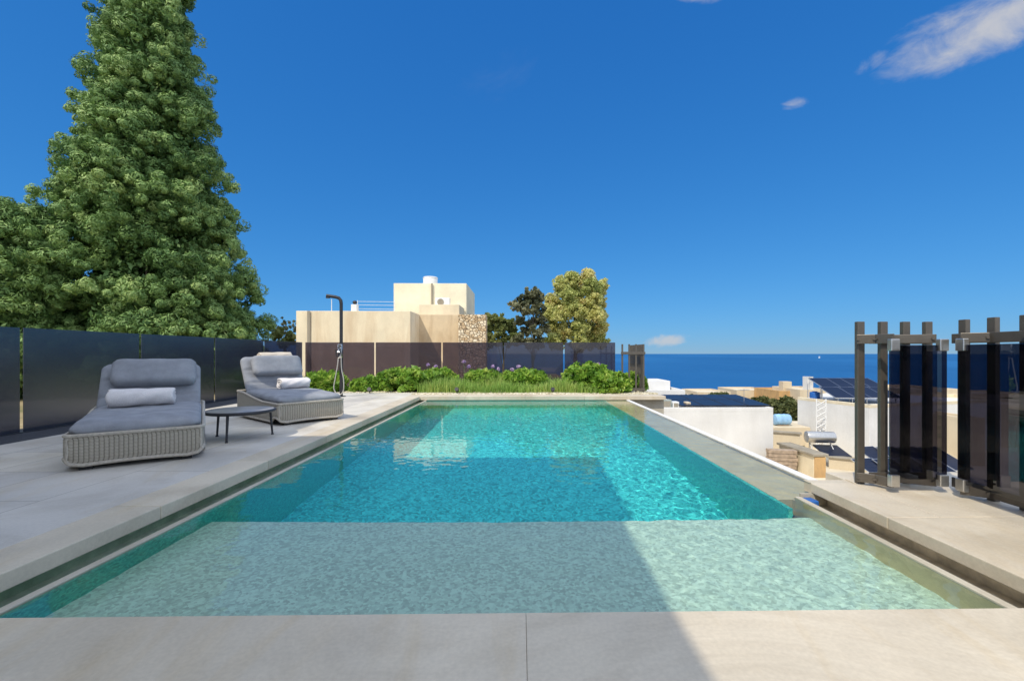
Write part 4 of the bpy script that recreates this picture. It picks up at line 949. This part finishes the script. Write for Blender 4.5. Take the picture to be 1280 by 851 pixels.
# ground array seen through the dark glass
for j in range(2):
    for i in range(4):
        c = at(1100+i*27-j*0, d=16.5+j*2.2, z=-3.1); panel((c.x, c.y, -3.35), (R(24), 0, R(12)), ('near row' if j == 0 else 'far row')+' courtyard solar panel seen through dark glass, '+['left end', 'second from left', 'third from left', 'right end'][i], 'solar panels in the courtyard')
for i, (u0, u1, d0, d1, vt, lab) in enumerate([(1205, 1232, 20, 23, 522, 'square tan hut seen through the right hand dark glass pane'), (1245, 1330, 24, 30, 505, 'long pale house at the right edge behind dark glass'), (1130, 1200, 31.5, 36, 486, 'tan house with flat roof right of the white house')]):
    block('tan_house', lab, 'house', u0, u1, d0, d1, vt, -4, M['tan' if i != 1 else 'pale_wall'])
# aerials on the roofs
for u, d, z, lab in ((1012, 54.5, -3.2, 'thin television aerial on the pinkish coastal house'), (930, 21.5, roofz, 'thin television aerial on the white building behind its solar panels'), (1240, 27, -1.9, 'thin television aerial on the long pale house behind dark glass')):
    q = at(u, d=d, z=z); ta = empty('television_aerial', q, R(20), lab, 'aerial', 'television aerials'); k = 1.0 if d > 40 else .6
    m = MB(); m.cyl((0, 0, -.2), (0, 0, 1.5*k), .02*k, n=6); m.build('mast', M['alu'], ta); m = MB(); m.cyl((-.5*k, 0, 1.4*k), (.5*k, 0, 1.4*k), .015*k, n=6)
    for i in range(6): m.cyl((-.45*k+i*.18*k, -.22*k, 1.4*k), (-.45*k+i*.18*k, .22*k, 1.4*k), .01*k, n=6)
    m.build('elements', M['alu'], ta)
# coastal houses and scrub
for u0, u1, d, vt, lab, mt in [(838, 868, 52, 494.5, 'low tan coastal house left of the roof panels', 'tan'), (872, 914, 60, 490, 'long low tan coastal house above the roof solar panels', 'tan'), (921, 968, 62, 487.5, 'widest tan coastal building at the cliff', 'tan'),
                            (974, 1000, 56, 488.5, 'tan coastal house with a square stub chimney', 'orange'), (1000, 1040, 54, 487, 'pinkish coastal house behind the blue drum', 'tan'), (1078, 1150, 66, 490, 'coastal house seen between bronze posts', 'pale_wall'), (1160, 1290, 64, 492, 'long coastal house behind the dark glass', 'tan')]:
    r, g = block('coastal_house', lab, 'house', u0, u1, d, d+6, vt, -6.2, M[mt], group='coastal houses by the cliff')
    if u0 in (974, 1000):
        MB().box((-.2 if u0 == 974 else -.35, 1, g[3]+6.2-.17), (.9 if u0 == 974 else .35, 2.0, g[3]+6.2+(1.1 if u0 == 974 else 1.5)), .02).build('chimney', M['tan' if u0 == 974 else 'white'], r)
for i, (u, v, w, d, lab) in enumerate([(952, 494, 18, 44, 'leftmost grey green scrub bush right of the roof panels'), (966, 499, 22, 40, 'low scrub bush below the coastal buildings'), (979, 494, 22, 42, 'scrub bush left of the white house corner'), (988, 500, 22, 36, 'darkest scrub bush touching the white house corner'), (900, 490.5, 24, 56, 'small scrub bush before the long coastal house'), (858, 492, 22, 50, 'scrub bush beside the low tan house')]):
    bush(u, v, w*1.3, d, 400+i, lab, 'brushleaf', -4.9, 'scrub_bush', .26, 120, 'bush', 1, 26)
